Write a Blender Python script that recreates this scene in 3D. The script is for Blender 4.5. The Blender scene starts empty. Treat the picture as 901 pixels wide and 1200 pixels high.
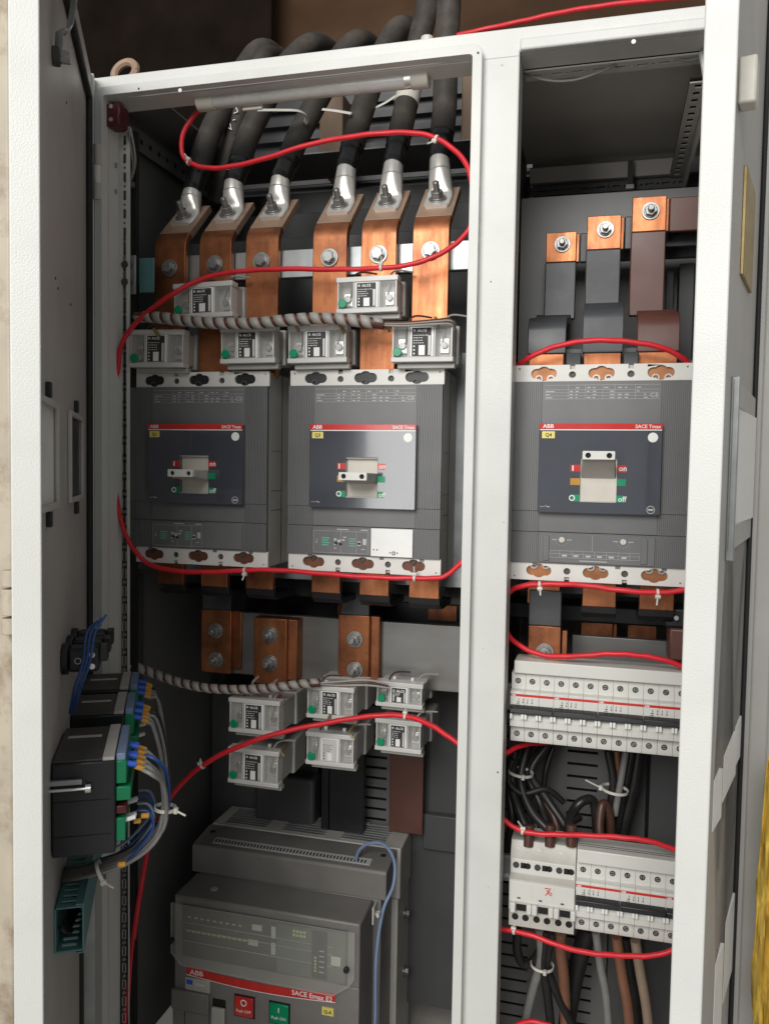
import bpy, math, random
from mathutils import Vector, Matrix
from mathutils.geometry import tessellate_polygon
random.seed(7)
S = bpy.context.scene
COL = S.collection
R_ = math.radians
# ------------------------------------------------------------------ camera
CAMLOC = Vector((0.11292, -1.04908, 0.13513)); YAW, PITCH, ROLL, FPX = -0.25915, -0.05098, 0.01675, 970.0
_f = Vector((math.sin(YAW)*math.cos(PITCH), math.cos(YAW)*math.cos(PITCH), math.sin(PITCH)))
_r0 = Vector((math.cos(YAW), -math.sin(YAW), 0)); _u0 = _r0.cross(_f)
CR = math.cos(ROLL)*_r0+math.sin(ROLL)*_u0; CU = -math.sin(ROLL)*_r0+math.cos(ROLL)*_u0
cd = bpy.data.cameras.new('camera'); cam = bpy.data.objects.new('camera', cd); COL.objects.link(cam)
cam.matrix_world = Matrix(((CR.x, CU.x, -_f.x, CAMLOC.x), (CR.y, CU.y, -_f.y, CAMLOC.y), (CR.z, CU.z, -_f.z, CAMLOC.z), (0, 0, 0, 1)))
cd.sensor_fit = 'VERTICAL'; cd.sensor_height = 24; cd.lens = FPX/1200*24; cd.clip_start = .01; cd.clip_end = 100
S.camera = cam
# ------------------------------------------------------------------ light
w = bpy.data.worlds.new('World'); S.world = w; w.use_nodes = True
bg = w.node_tree.nodes['Background']; bg.inputs[0].default_value = (.93, .97, 1, 1); bg.inputs[1].default_value = .30
def area(name, loc, target, sx, sy, power, col):
    l = bpy.data.lights.new(name, 'AREA'); l.shape = 'RECTANGLE'; l.size = sx; l.size_y = sy; l.energy = power; l.color = col
    o = bpy.data.objects.new(name, l); COL.objects.link(o); o.location = loc
    o.rotation_euler = (Vector(target)-Vector(loc)).to_track_quat('-Z', 'Y').to_euler(); return o
area('daylight_opening', (-.45, -3.3, 1.75), (-.1, 0, .1), 2.2, 1.6, 112, (1, .985, .96))
area('panel_reflection_lamp', (-.80, -3.2, .15), (-.75, 0, .13), .62, 1.3, 10, (1, .99, .97))  # added unseen lamp, placed to give the middle breaker panel its reflection
S.view_settings.view_transform = 'Standard'; S.view_settings.look = 'None'; S.view_settings.exposure = .16; S.view_settings.gamma = 1
S.view_settings.use_curve_mapping = False

def ray(px, py): return CR*((px-450.5)/FPX)-CU*((py-600)/FPX)+_f
def P(px, py, Y):
    """point of the place seen at a photo pixel, at depth Y"""
    d = ray(px, py); return CAMLOC+d*((Y-CAMLOC.y)/d.y)

# ------------------------------------------------------------------ materials
MATS = {}
def mat(name, col, rough=.5, metal=0, var=.08, vs=60, bump=0, bs=300, rv=.1, alpha=1, dirt=0, dcol=(.12, .09, .06), ds=9, coat=0, stretch=None, spec=None):
    m = bpy.data.materials.new(name); m.use_nodes = True; nt = m.node_tree; N = nt.nodes; L = nt.links
    b = N['Principled BSDF']; tc = N.new('ShaderNodeTexCoord'); mp = N.new('ShaderNodeMapping'); L.new(tc.outputs['Object'], mp.inputs[0])
    if stretch: mp.inputs['Scale'].default_value = stretch
    n = N.new('ShaderNodeTexNoise'); n.inputs['Scale'].default_value = vs; n.inputs['Detail'].default_value = 6; L.new(mp.outputs[0], n.inputs['Vector'])
    r = N.new('ShaderNodeMapRange'); r.inputs['From Min'].default_value = .25; r.inputs['From Max'].default_value = .75
    r.inputs['To Min'].default_value = 1-var*1.6; r.inputs['To Max'].default_value = 1+var; L.new(n.outputs[0], r.inputs[0])
    mx = N.new('ShaderNodeMix'); mx.data_type = 'RGBA'; mx.blend_type = 'MULTIPLY'; mx.inputs[0].default_value = 1
    mx.inputs[6].default_value = (*col, 1); L.new(r.outputs[0], mx.inputs[7]); out = mx.outputs[2]
    if dirt:
        n2 = N.new('ShaderNodeTexNoise'); n2.inputs['Scale'].default_value = ds; n2.inputs['Detail'].default_value = 9; n2.inputs['Roughness'].default_value = .68
        L.new(tc.outputs['Object'], n2.inputs['Vector'])
        r2 = N.new('ShaderNodeMapRange'); r2.inputs['From Min'].default_value = .5; r2.inputs['From Max'].default_value = .8
        r2.inputs['To Max'].default_value = dirt; L.new(n2.outputs[0], r2.inputs[0])
        m2 = N.new('ShaderNodeMix'); m2.data_type = 'RGBA'; L.new(r2.outputs[0], m2.inputs[0]); L.new(out, m2.inputs[6]); m2.inputs[7].default_value = (*dcol, 1); out = m2.outputs[2]
    L.new(out, b.inputs['Base Color'])
    rr = N.new('ShaderNodeMapRange'); rr.inputs['From Min'].default_value = .3; rr.inputs['From Max'].default_value = .7
    rr.inputs['To Min'].default_value = max(.02, rough-rv); rr.inputs['To Max'].default_value = min(1, rough+rv)
    n3 = N.new('ShaderNodeTexNoise'); n3.inputs['Scale'].default_value = vs*.4; n3.inputs['Detail'].default_value = 5; L.new(mp.outputs[0], n3.inputs['Vector'])
    L.new(n3.outputs[0], rr.inputs[0]); L.new(rr.outputs[0], b.inputs['Roughness'])
    b.inputs['Metallic'].default_value = metal; b.inputs['Alpha'].default_value = alpha
    if coat: b.inputs['Coat Weight'].default_value = coat; b.inputs['Coat Roughness'].default_value = .05
    if spec is not None: b.inputs['Specular IOR Level'].default_value = spec
    if bump:
        n4 = N.new('ShaderNodeTexNoise'); n4.inputs['Scale'].default_value = bs; n4.inputs['Detail'].default_value = 3; L.new(mp.outputs[0], n4.inputs['Vector'])
        bp = N.new('ShaderNodeBump'); bp.inputs['Strength'].default_value = bump; bp.inputs['Distance'].default_value = .001
        L.new(n4.outputs[0], bp.inputs['Height']); L.new(bp.outputs[0], b.inputs['Normal'])
    MATS[name] = m; return m
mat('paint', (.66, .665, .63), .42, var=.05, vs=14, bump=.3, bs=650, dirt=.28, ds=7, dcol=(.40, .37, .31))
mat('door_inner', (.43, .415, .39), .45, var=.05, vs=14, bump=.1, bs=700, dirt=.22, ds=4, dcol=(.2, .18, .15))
mat('panel', (.15, .15, .147), .5, var=.06, vs=12, bump=.1, bs=600, dirt=.15, ds=4)
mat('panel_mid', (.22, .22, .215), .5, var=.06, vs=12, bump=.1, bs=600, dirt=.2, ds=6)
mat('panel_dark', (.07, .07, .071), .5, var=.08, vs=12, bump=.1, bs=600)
mat('galv', (.42, .44, .44), .42, .75, var=.16, vs=30, rv=.12)
mat('zinc', (.36, .36, .35), .42, .85, var=.12, vs=120, dirt=.25, ds=70, dcol=(.3, .22, .12))
mat('tin', (.82, .81, .78), .30, .8, var=.08, vs=60, rv=.1, bump=.06, bs=150, dirt=.25, ds=40, dcol=(.4, .35, .3))
def copper_mat():
    m = mat('copper', (.50, .185, .078), .4, .78, var=.1, vs=20, rv=.1, dirt=.0); nt = m.node_tree; N = nt.nodes; L = nt.links; b = N['Principled BSDF']
    tc = N.new('ShaderNodeTexCoord'); oi = N.new('ShaderNodeObjectInfo'); off = N.new('ShaderNodeVectorMath'); off.operation = 'ADD'
    L.new(tc.outputs['Object'], off.inputs[0]); L.new(oi.outputs['Location'], off.inputs[1])
    def noise(scale, sc, det=8, rg=.65):
        mp = N.new('ShaderNodeMapping'); mp.inputs['Scale'].default_value = sc; L.new(off.outputs[0], mp.inputs[0])
        n = N.new('ShaderNodeTexNoise'); n.inputs['Scale'].default_value = scale; n.inputs['Detail'].default_value = det; n.inputs['Roughness'].default_value = rg; L.new(mp.outputs[0], n.inputs[0]); return n.outputs[0]
    def ramp(i, a0, a1, t0, t1):
        r = N.new('ShaderNodeMapRange'); r.inputs[1].default_value = a0; r.inputs[2].default_value = a1; r.inputs[3].default_value = t0; r.inputs[4].default_value = t1; L.new(i, r.inputs[0]); return r.outputs[0]
    def mixc(f, a_, c):
        q = N.new('ShaderNodeMix'); q.data_type = 'RGBA'; L.new(f, q.inputs[0])
        if isinstance(a_, tuple): q.inputs[6].default_value = (*a_, 1)
        else: L.new(a_, q.inputs[6])
        q.inputs[7].default_value = (*c, 1); return q.outputs[2]
    patch = ramp(noise(16, (1, 1, 1)), .42, .66, 0, .85); brush = ramp(noise(70, (3, 3, .15)), .4, .7, 0, .25); spot = ramp(noise(90, (1, 1, 1)), .62, .74, 0, .6)
    c = mixc(brush, (.44, .165, .07), (.25, .09, .04)); c = mixc(patch, c, (.165, .062, .033)); c = mixc(spot, c, (.12, .055, .032)); L.new(c, b.inputs['Base Color'])
    L.new(ramp(noise(24, (2, 2, .3)), .3, .7, .27, .58), b.inputs['Roughness'])
copper_mat()
mat('copper_dust', (.40, .27, .19), .62, .3, var=.14, vs=30, dirt=.5, ds=40, dcol=(.30, .22, .16))
mat('sleeve_grey', (.052, .055, .06), .42, var=.1, vs=20, bump=.1, bs=200, dirt=.25, ds=12, dcol=(.14, .13, .12))
mat('sleeve_black', (.016, .016, .018), .4, var=.1, vs=20, dirt=.15, ds=16, dcol=(.06, .055, .05))
mat('sleeve_brown', (.115, .042, .03), .4, var=.1, vs=20, dirt=.25, ds=12, dcol=(.17, .12, .10))
mat('busbar_grey', (.24, .235, .225), .36, .65, var=.08, vs=10, dirt=.2, ds=8, stretch=(1, 1, 4))
mat('cable', (.045, .038, .031), .65, var=.3, vs=30, bump=.5, bs=140, dirt=.9, ds=11, dcol=(.15, .12, .09))
mat('tape', (.012, .012, .012), .28, var=.15, vs=60, bump=.5, bs=90, dirt=.3, ds=40)
mat('plate', (.70, .69, .645), .45, var=.03, vs=40, dirt=.18, ds=22, dcol=(.42, .38, .31))
mat('side_grey', (.48, .46, .42), .5, var=.05, vs=20, dirt=.35, ds=14, dcol=(.22, .19, .16))
mat('cover', (.15, .15, .152), .38, var=.07, vs=25, bump=.06, bs=800, dirt=.2, ds=18, dcol=(.16, .15, .14))
mat('cover_acb', (.20, .19, .178), .42, var=.08, vs=25, bump=.06, bs=800, dirt=.35, ds=14, dcol=(.27, .25, .22))
mat('navy', (.062, .067, .083), .10, var=.06, vs=20, rv=.04, dirt=.15, ds=12, dcol=(.12, .12, .12), coat=1, spec=.8)
mat('red', (.60, .035, .03), .22, var=.05, coat=.3)
mat('red_fade', (.33, .035, .04), .22, var=.3, vs=200)
mat('green', (.0, .27, .12), .3, var=.06)
mat('amber', (.55, .28, .03), .3, var=.2)
mat('yellow', (.78, .66, .16), .45, var=.05)
mat('ink', (.03, .03, .03), .6, var=.05)
mat('white', (.82, .82, .79), .4, var=.03)
mat('print', (.48, .48, .47), .45, var=.05)
mat('print_green', (.12, .42, .3), .45, var=.05)
mat('cream', (.62, .58, .51), .45, var=.04, dirt=.2, ds=50, dcol=(.45, .41, .34))
mat('ct', (.42, .41, .38), .42, var=.04, vs=30, dirt=.3, ds=22, dcol=(.30, .27, .22))
mat('ct_rim', (.60, .59, .56), .32, var=.03, dirt=.25, ds=30, dcol=(.40, .36, .30))
mat('clear', (.75, .75, .72), .12, var=.1, vs=60, rv=.06, alpha=.12, dirt=.3, ds=40, dcol=(.6, .57, .52))
mat('clear_big', (.72, .70, .62), .13, var=.15, vs=9, rv=.06, alpha=.13, dirt=.4, ds=6, dcol=(.62, .58, .48))
mat('mcb', (.66, .65, .605), .42, var=.03, vs=40, dirt=.16, ds=40, dcol=(.42, .38, .31))
mat('mcb_old', (.50, .48, .43), .5, var=.05, vs=40, dirt=.45, ds=30, dcol=(.27, .22, .17))
mat('black', (.012, .012, .013), .38, var=.1, vs=40)
mat('meter', (.014, .015, .018), .42, var=.12, vs=30, dirt=.25, ds=12, dcol=(.06, .055, .05))
mat('meter_top', (.055, .053, .05), .5, var=.1, vs=20, dirt=.5, ds=12, dcol=(.12, .11, .1))
mat('hole', (.008, .008, .008), .8, var=0)  # near-black standing in for the shade inside holes, slots and gaps
mat('wire_red', (.68, .014, .026), .46, var=.1, vs=90, rv=.12, bump=.1, bs=300, dirt=.3, ds=30, dcol=(.36, .10, .09))
mat('wire_blue', (.02, .075, .26), .42)
mat('wire_palebl', (.20, .27, .42), .4)
mat('wire_grey', (.22, .215, .205), .45, var=.1, dirt=.3, ds=40, dcol=(.13, .12, .10))
mat('wire_black', (.018, .017, .017), .4, var=.1, dirt=.4, ds=40, dcol=(.06, .05, .045))
mat('wire_brown', (.075, .032, .022), .42, dirt=.3, ds=30, dcol=(.12, .08, .06))
mat('wire_tan', (.22, .10, .06), .42, dirt=.3, ds=30, dcol=(.2, .12, .08))
mat('wire_beige', (.30, .22, .16), .45, dirt=.3, ds=30, dcol=(.2, .14, .1))
mat('wrap', (.36, .34, .31), .5, var=.1, dirt=.3, ds=60, dcol=(.22, .19, .16))
mat('wrap_gap', (.10, .03, .02), .5, var=.2)
mat('tie', (.62, .60, .54), .45)
mat('brass', (.36, .27, .12), .5, .7, var=.1)
mat('maroon', (.085, .010, .012), .35, var=.1)
mat('teal', (.10, .25, .25), .42, var=.06, dirt=.3, ds=30, dcol=(.14, .16, .15))
mat('term_green', (.0, .20, .08), .4)
mat('term_blue', (.03, .11, .55), .4)
mat('orange', (.62, .30, .04), .4)
mat('sheet_yellow', (.66, .44, .07), .55, var=.35, vs=60, dirt=.7, ds=12, dcol=(.16, .13, .03), stretch=(4, 4, .5))
mat('beige', (.50, .44, .345), .55, var=.1, vs=14, dirt=1.0, ds=16, dcol=(.20, .11, .055), bump=.2)
mat('plywood', (.085, .046, .025), .85, spec=.15, var=.25, vs=5, bump=.2, bs=60, dirt=.5, ds=5, dcol=(.035, .024, .016), stretch=(1, 1, 1.6))
mat('wood', (.20, .125, .075), .6, var=.15, vs=20, stretch=(1, 1, .2))
mat('gasket', (.014, .014, .014), .7, var=.1)
mat('tube_glass', (.60, .59, .56), .22, var=.05, dirt=.4, ds=8, dcol=(.30, .27, .24))
mat('cap', (.60, .575, .50), .45)
mat('steel_hook', (.80, .80, .78), .3, .5)
mat('concrete', (.40, .38, .35), .8, var=.1, vs=5, dirt=.2, ds=3)
mat('lug', (.80, .78, .73), .36, .62, var=.06, vs=40, rv=.08, dirt=.2, ds=30, dcol=(.42, .38, .32))
mat('copper_well_shaded', (.15, .055, .028), .5, .2, var=.2, vs=60)  # shade of a deep recess put into the copper colour
mat('copper_well_lit', (.33, .135, .055), .45, .5, var=.2, vs=60)  # lighter copy for the right-hand breaker, recess shade also in the colour
def milky():
    m = mat('milky', (.85, .85, .82), .4, var=.02); nt = m.node_tree; N = nt.nodes; L = nt.links
    t = N.new('ShaderNodeBsdfTranslucent'); t.inputs[0].default_value = (.9, .9, .88, 1); x = N.new('ShaderNodeMixShader'); x.inputs[0].default_value = .7
    L.new(N['Principled BSDF'].outputs[0], x.inputs[1]); L.new(t.outputs[0], x.inputs[2]); L.new(x.outputs[0], N['Material Output'].inputs[0])
milky()
MATS['milky_grey'] = MATS['milky'].copy(); MATS['milky_grey'].name = 'milky_grey'; MATS['milky_grey'].node_tree.nodes['Mix Shader'].inputs[0].default_value = .35; MATS['milky_grey'].node_tree.nodes['Translucent BSDF'].inputs[0].default_value = (.5, .5, .47, 1)
mat('wall_shade', (.014, .009, .006), .9, var=.4, vs=8, spec=.1)  # shade on the upper-left wall put into a near-black colour
mat('roof_grey', (.62, .59, .55), .5, var=.05, vs=10, bump=.1, bs=600)
mat('lcd', (.10, .12, .11), .2)
mat('led', (.45, .55, .25), .4)

# ------------------------------------------------------------------ mesh helpers
class MB:
    def __init__(s): s.v = []; s.f = []
    def add(s, vs, fs):
        b = len(s.v); s.v += [tuple(v) for v in vs]; s.f += [tuple(i+b for i in f) for f in fs]; return s
    def box(s, x0, x1, y0, y1, z0, z1):
        return s.add([(x0, y0, z0), (x1, y0, z0), (x1, y1, z0), (x0, y1, z0), (x0, y0, z1), (x1, y0, z1), (x1, y1, z1), (x0, y1, z1)],
                     [(0, 3, 2, 1), (4, 5, 6, 7), (0, 1, 5, 4), (1, 2, 6, 5), (2, 3, 7, 6), (3, 0, 4, 7)])
    def cyl(s, p0, p1, r, r1=None, n=16):
        p0 = Vector(p0); p1 = Vector(p1); r1 = r if r1 is None else r1; d = (p1-p0).normalized()
        a = d.orthogonal().normalized(); b = d.cross(a); vs = []
        for p, q in ((p0, r), (p1, r1)):
            vs += [p+(a*math.cos(2*math.pi*i/n)+b*math.sin(2*math.pi*i/n))*q for i in range(n)]
        return s.add(vs, [(i, (i+1) % n, n+(i+1) % n, n+i) for i in range(n)]+[tuple(range(n))[::-1], tuple(range(n, 2*n))])
    def ring(s, p0, p1, ro, ri, n=20):
        p0 = Vector(p0); p1 = Vector(p1); d = (p1-p0).normalized(); a = d.orthogonal().normalized(); b = d.cross(a); vs = []
        for p, q in ((p0, ro), (p1, ro), (p1, ri), (p0, ri)):
            vs += [p+(a*math.cos(2*math.pi*i/n)+b*math.sin(2*math.pi*i/n))*q for i in range(n)]
        fs = []
        for k in range(4):
            for i in range(n): fs.append((k*n+i, k*n+(i+1) % n, ((k+1) % 4)*n+(i+1) % n, ((k+1) % 4)*n+i))
        return s.add(vs, fs)
    def tube(s, pts, r, n=10, sub=6, flat=1.0, up=None, caps=True):
        pts = spline(pts, sub) if sub > 1 else [Vector(p) for p in pts]
        m = len(pts); rad = r if isinstance(r, (list, tuple)) else [r]*m
        if len(rad) != m: rad = [rad[min(len(rad)-1, int(i/(m-1)*(len(rad)-1)+.5))] for i in range(m)]
        t = (pts[1]-pts[0]).normalized(); a = (Vector(up) if up else t.orthogonal()); a = (a-t*a.dot(t)).normalized(); vs = []
        for i, p in enumerate(pts):
            t = (pts[min(i+1, m-1)]-pts[max(i-1, 0)]).normalized(); a = (a-t*a.dot(t)).normalized(); b = t.cross(a)
            vs += [p+(a*math.cos(2*math.pi*k/n)+b*math.sin(2*math.pi*k/n)*flat)*rad[i] for k in range(n)]
        fs = [(i*n+k, i*n+(k+1) % n, (i+1)*n+(k+1) % n, (i+1)*n+k) for i in range(m-1) for k in range(n)]
        if caps: fs += [tuple(range(n))[::-1], tuple(range((m-1)*n, m*n))]
        return s.add(vs, fs)
    def plate(s, outer, holes, o, ux, uz, th):
        """flat plate with holes: 2d outlines (a,b) -> o+ux*a+uz*b, thickness th along ux x uz"""
        o = Vector(o); ux = Vector(ux); uz = Vector(uz); nn = ux.cross(uz).normalized()*th
        loops = [outer]+holes; tri = tessellate_polygon([[Vector((a, b, 0)) for a, b in l] for l in loops])
        fl = [p for l in loops for p in l]; k = len(fl)
        vs = [o+ux*a+uz*b for a, b in fl]; vs += [v+nn for v in vs]
        fs = [tuple(t) for t in tri]+[tuple(i+k for i in t[::-1]) for t in tri]; b0 = 0
        for l in loops:
            q = len(l)
            for i in range(q): fs.append((b0+i, b0+(i+1) % q, k+b0+(i+1) % q, k+b0+i))
            b0 += q
        return s.add(vs, fs)
    def prism_x(s, prof, x0, x1):
        """profile in (y,z) extruded along x"""
        n = len(prof); tri = tessellate_polygon([[Vector((a, b, 0)) for a, b in prof]])
        vs = [(x0, a, b) for a, b in prof]+[(x1, a, b) for a, b in prof]
        return s.add(vs, [tuple(t) for t in tri]+[tuple(i+n for i in t[::-1]) for t in tri]+[(i, (i+1) % n, n+(i+1) % n, n+i) for i in range(n)])
    def ribs(s, x0, x1, z0, z1, yf, dep, n, yb):
        """corrugated panel, ribs upright"""
        pr = []; p = (x1-x0)/n
        for i in range(n):
            a = x0+i*p; pr += [(a+.0*p, yf+dep), (a+.22*p, yf+dep), (a+.3*p, yf), (a+.92*p, yf), (a+p*.995, yf+dep)]
        pr += [(x1, yb), (x0, yb)]; m = len(pr)
        tri = tessellate_polygon([[Vector((a, b, 0)) for a, b in pr]])
        return s.add([(a, b, z0) for a, b in pr]+[(a, b, z1) for a, b in pr], [tuple(t) for t in tri]+[tuple(i+m for i in t[::-1]) for t in tri]+[(i, (i+1) % m, m+(i+1) % m, m+i) for i in range(m)])
    def mesh(s, name, smooth=.6):
        import bmesh
        me = bpy.data.meshes.new(name); me.from_pydata(s.v, [], s.f)
        bm = bmesh.new(); bm.from_mesh(me); bmesh.ops.recalc_face_normals(bm, faces=bm.faces); bm.to_mesh(me); bm.free()
        if smooth:
            me.polygons.foreach_set('use_smooth', [True]*len(me.polygons)); me.set_sharp_from_angle(angle=smooth)
        return me
    def build(s, name, m, parent=None, bev=0, smooth=.6, seg=2):
        me = s.mesh(name, smooth); me.materials.append(MATS[m]); return link(name, me, parent, bev, seg)
def link(name, me, parent=None, bev=0, seg=2):
    o = bpy.data.objects.new(name, me); COL.objects.link(o)
    if parent is not None:
        o.parent = parent
        if parent.get('_w'): o.location = -parent.location
    if bev:
        b = o.modifiers.new('bevel', 'BEVEL'); b.width = bev; b.segments = seg; b.limit_method = 'ANGLE'; b.angle_limit = .7; b.harden_normals = False
    return o
def spline(pts, sub):
    pts = [Vector(p) for p in pts]; out = []
    for i in range(len(pts)-1):
        p0 = pts[max(i-1, 0)]; p1 = pts[i]; p2 = pts[i+1]; p3 = pts[min(i+2, len(pts)-1)]
        for k in range(sub):
            t = k/sub
            out.append(.5*((2*p1)+(p2-p0)*t+(2*p0-5*p1+4*p2-p3)*t*t+(3*p1-p0-3*p2+p3)*t**3))
    out.append(pts[-1]); return out
def tag(o, label, cat, group=None):
    o['label'] = label; o['category'] = cat
    if group: o['group'] = group
    return o
def thing(name, label, cat, loc=(0, 0, 0), rz=0, group=None, world=False):
    o = bpy.data.objects.new(name, None); COL.objects.link(o); o.empty_display_size = .02; o.location = loc; o.rotation_euler = (0, 0, rz)
    if world: o['_w'] = 1
    return tag(o, label, cat, group)
def circ(cx, cz, r, n=14): return [(cx+r*math.cos(2*math.pi*i/n), cz+r*math.sin(2*math.pi*i/n)) for i in range(n)]
def rect(x0, x1, z0, z1): return [(x0, z0), (x1, z0), (x1, z1), (x0, z1)]
def rrect(x0, x1, z0, z1, r, n=5):
    o = []
    for cx, cz, a in ((x1-r, z0+r, -90), (x1-r, z1-r, 0), (x0+r, z1-r, 90), (x0+r, z0+r, 180)):
        o += [(cx+r*math.cos(R_(a+90*i/n)), cz+r*math.sin(R_(a+90*i/n))) for i in range(n+1)]
    return o
FR = ((0, 0, 0), (1, 0, 0), (0, 0, 1))   # plate frame in the xz plane; thickness goes towards -y
_tc = {}
def text(s, size, x, y, z, m, parent, shear=0, bold=.0, align='LEFT', sx=1, name='lettering', rx=90, ryz=None):
    key = (s, size, m, shear, bold, align, sx)
    if key not in _tc:
        c = bpy.data.curves.new('lettering', 'FONT'); c.body = s; c.size = size; c.shear = shear; c.offset = bold*size; c.extrude = .00012; c.align_x = align; c.resolution_u = 2
        t = bpy.data.objects.new('tmp', c); COL.objects.link(t); bpy.context.view_layer.update()
        me = bpy.data.meshes.new_from_object(t.evaluated_get(bpy.context.evaluated_depsgraph_get())); me.name = 'lettering'
        bpy.data.objects.remove(t); me.materials.clear(); me.materials.append(MATS[m]); _tc[key] = me
        if sx != 1: me.transform(Matrix.Diagonal((sx, 1, 1, 1)))
        me.transform(Matrix.Rotation(R_(90), 4, 'X'))
    o = bpy.data.objects.new(name, _tc[key]); COL.objects.link(o); o.parent = parent; o.location = (x, y, z)
    if rx != 90: o.rotation_euler.x = R_(rx-90)
    return o
def hexbolt(parent, c, d, r=.008, h=.006, washer=True, stud=0, m='zinc', name='bolt'):
    """bolt head on a washer at c, axis d; a stud end if stud > 0"""
    c = Vector(c); d = Vector(d).normalized(); b = MB(); t = 0
    if washer: b.cyl(c, c+d*.0018, r*1.45, n=24); b.ring(c+d*.0018, c+d*.0035, r*1.12, r*.6, 20); t = .0035
    b.cyl(c+d*t, c+d*(t+h), r, n=6)
    if stud: b.cyl(c+d*(t+h), c+d*(t+h+stud), r*.52, n=14); b.cyl(c+d*(t+h+stud), c+d*(t+h+stud+.001), r*.45, n=14)
    else: b.cyl(c+d*(t+h), c+d*(t+h+.0008), r*.8, n=18)
    return b.build(name, m, parent, bev=.0005)
def tie(parent, c, d, r, tail=None, w=.0035):
    """cable tie round an axis d at c"""
    c = Vector(c); d = Vector(d).normalized(); b = MB(); b.ring(c-d*w/2, c+d*w/2, r+.0012, r, 18)
    tv = Vector(tail) if tail else Vector((.3, -1, .2)); tv = (tv-d*tv.dot(d)).normalized(); h = c+tv*(r+.002)
    b.cyl(h-d*.003, h+d*.003, .0026, n=8)
    if tail: b.cyl(h, h+Vector(tail), .0011, n=6)
    return b.build('cable_tie', 'tie', parent)
exec_order = []

# ================================================================== SETTING
def slabobj(name, m, *a, kind='structure', bev=0):
    o = MB().box(*a).build(name, m, None, bev); o['kind'] = kind; return o
slabobj('plywood_wall', 'plywood', -2.2, 1.6, .95, 1.0, -.9, 2.2)
slabobj('floor', 'concrete', -3.5, 3.5, -4.5, .95, -.90, -.86)
o = MB().box(-1.6, P(318, 20, .85).x, .85, .87, .3, 1.7).build('shade_board', 'wall_shade', None, .004); tag(o, 'added shade board darkening the wall behind the cables at the upper left', 'board')  # near-black board added to stand in for shade on the wall
# neighbour on the left: rusty beige cabinet front with its hinge
t = thing('neighbouring_cabinet', 'rust-streaked beige steel cabinet edge beside the open left door', 'cabinet', (-.95, -.1, -.8), world=True)
MB().box(-1.1, P(13.5, 600, -.1).x, -.1, -.07, -.9, 1.1).build('side_panel', 'beige', t, .004)
MB().box(P(13.5, 600, -.1).x, P(24, 600, -.1).x, -.085, -.06, -.9, 1.1).build('edge_strip', 'beige', t, .004)
for y0, y1 in ((668, 688), (690, 722), (724, 744)):
    a = P(-6, y0, -.12); b = P(14, y1, -.12)
    MB().cyl((b.x-.008, -.112, a.z), (b.x-.008, -.112, b.z), .012, n=20).build('hinge_knuckle', 'beige', t, .001)

# ================================================================== CABINET
FY = -.05
XL, XR, ZT, ZB = -.575, .272, .654, -.78
cab = thing('switchgear_cabinet', 'light grey steel electrical cabinet with two open sections and swung-out doors', 'cabinet', (-.15, .15, ZB), world=True)
LX0, LX1, LZ1 = -.5445, -.0515, .6235    # left opening
RX0, RX1, RZ1 = .002, .232, .627        # right opening
b = MB(); b.plate(rect(XL, XR, ZB, ZT), [rect(LX0, LX1, ZB+.06, LZ1)[::-1], rect(RX0, RX1, ZB+.06, RZ1)[::-1]], (0, FY+.003, 0), *FR[1:], .003)
b.build('front_frame', 'paint', cab, .0015)
MB().box(XL, XR, FY+.0035, .0, ZT-.0025, ZT).build('top_rail', 'paint', cab, .001)
MB().box(LX0-.03, LX1+.0028, FY+.0035, -.012, LZ1-.0015, LZ1+.001).build('rail_underside', 'paint', cab)
MB().box(RX0+.0002, RX1+.03, FY+.0065, -.006, RZ1-.0012, RZ1+.001).build('rail_underside', 'paint', cab)
b = MB(); b.plate(rrect(LX0-.0115, LX1+.0115, ZB+.05, LZ1+.0115, .012), [rrect(LX0, LX1, ZB+.06, LZ1, .004)[::-1]], (0, FY-.0005, 0), *FR[1:], .012)
b.build('sealing_lip', 'paint', cab, .003, seg=3)
MB().box(RX0+.0005, RX1+.02, FY-.005, FY+.006, RZ1-.0015, RZ1+.012).build('sealing_lip', 'paint', cab, .0025, seg=3)
MB().box(LX1, LX1+.003, FY+.0035, .0, ZB, LZ1).build('mullion_return', 'paint', cab)
MB().box(RX0-.003, RX0, FY+.0035, -.01, ZB, RZ1).build('mullion_return', 'paint', cab)
MB().box(LX0-.003, LX0, FY+.0035, -.025, ZB, LZ1).build('jamb_return', 'paint', cab)
MB().box(XL, XL+.002, .0, .36, ZB, ZT).build('side_panel', 'panel', cab)
MB().box(XR-.002, XR, .0, .36, ZB, ZT).build('side_panel', 'panel', cab)
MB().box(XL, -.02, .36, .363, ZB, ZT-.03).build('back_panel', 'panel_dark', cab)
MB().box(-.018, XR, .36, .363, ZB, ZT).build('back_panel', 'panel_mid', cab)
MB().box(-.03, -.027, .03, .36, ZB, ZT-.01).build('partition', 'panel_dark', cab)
b = MB(); b.plate(rect(XL, -.03, -.04, .36), [rect(-.50, -.055, -.012, .245)[::-1]], (0, 0, ZT-.0085), (1, 0, 0), (0, 1, 0), .002)
b.build('roof_panel', 'panel', cab)
MB().box(-.027, XR, -.04, .36, ZT-.0105, ZT-.0065).build('roof_panel', 'roof_grey', cab)
def slotted(name, o, ux, uz, wd, ln, m, pitch=.025, sw=.005, sl=.013, dot=True, th=.0018):
    hs = []; n = int(ln/pitch)
    for i in range(n):
        c = (i+.5)*pitch; hs.append(rect(wd/2-sw/2, wd/2+sw/2, c-sl/2, c+sl/2)[::-1])
        if dot and i < n-1: hs.append(circ(wd/2, c+pitch/2, .0021, 7)[::-1])
    bb = MB(); bb.plate(rect(0, wd, 0, ln), hs, o, ux, uz, th); return bb.build(name, m, cab)
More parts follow.
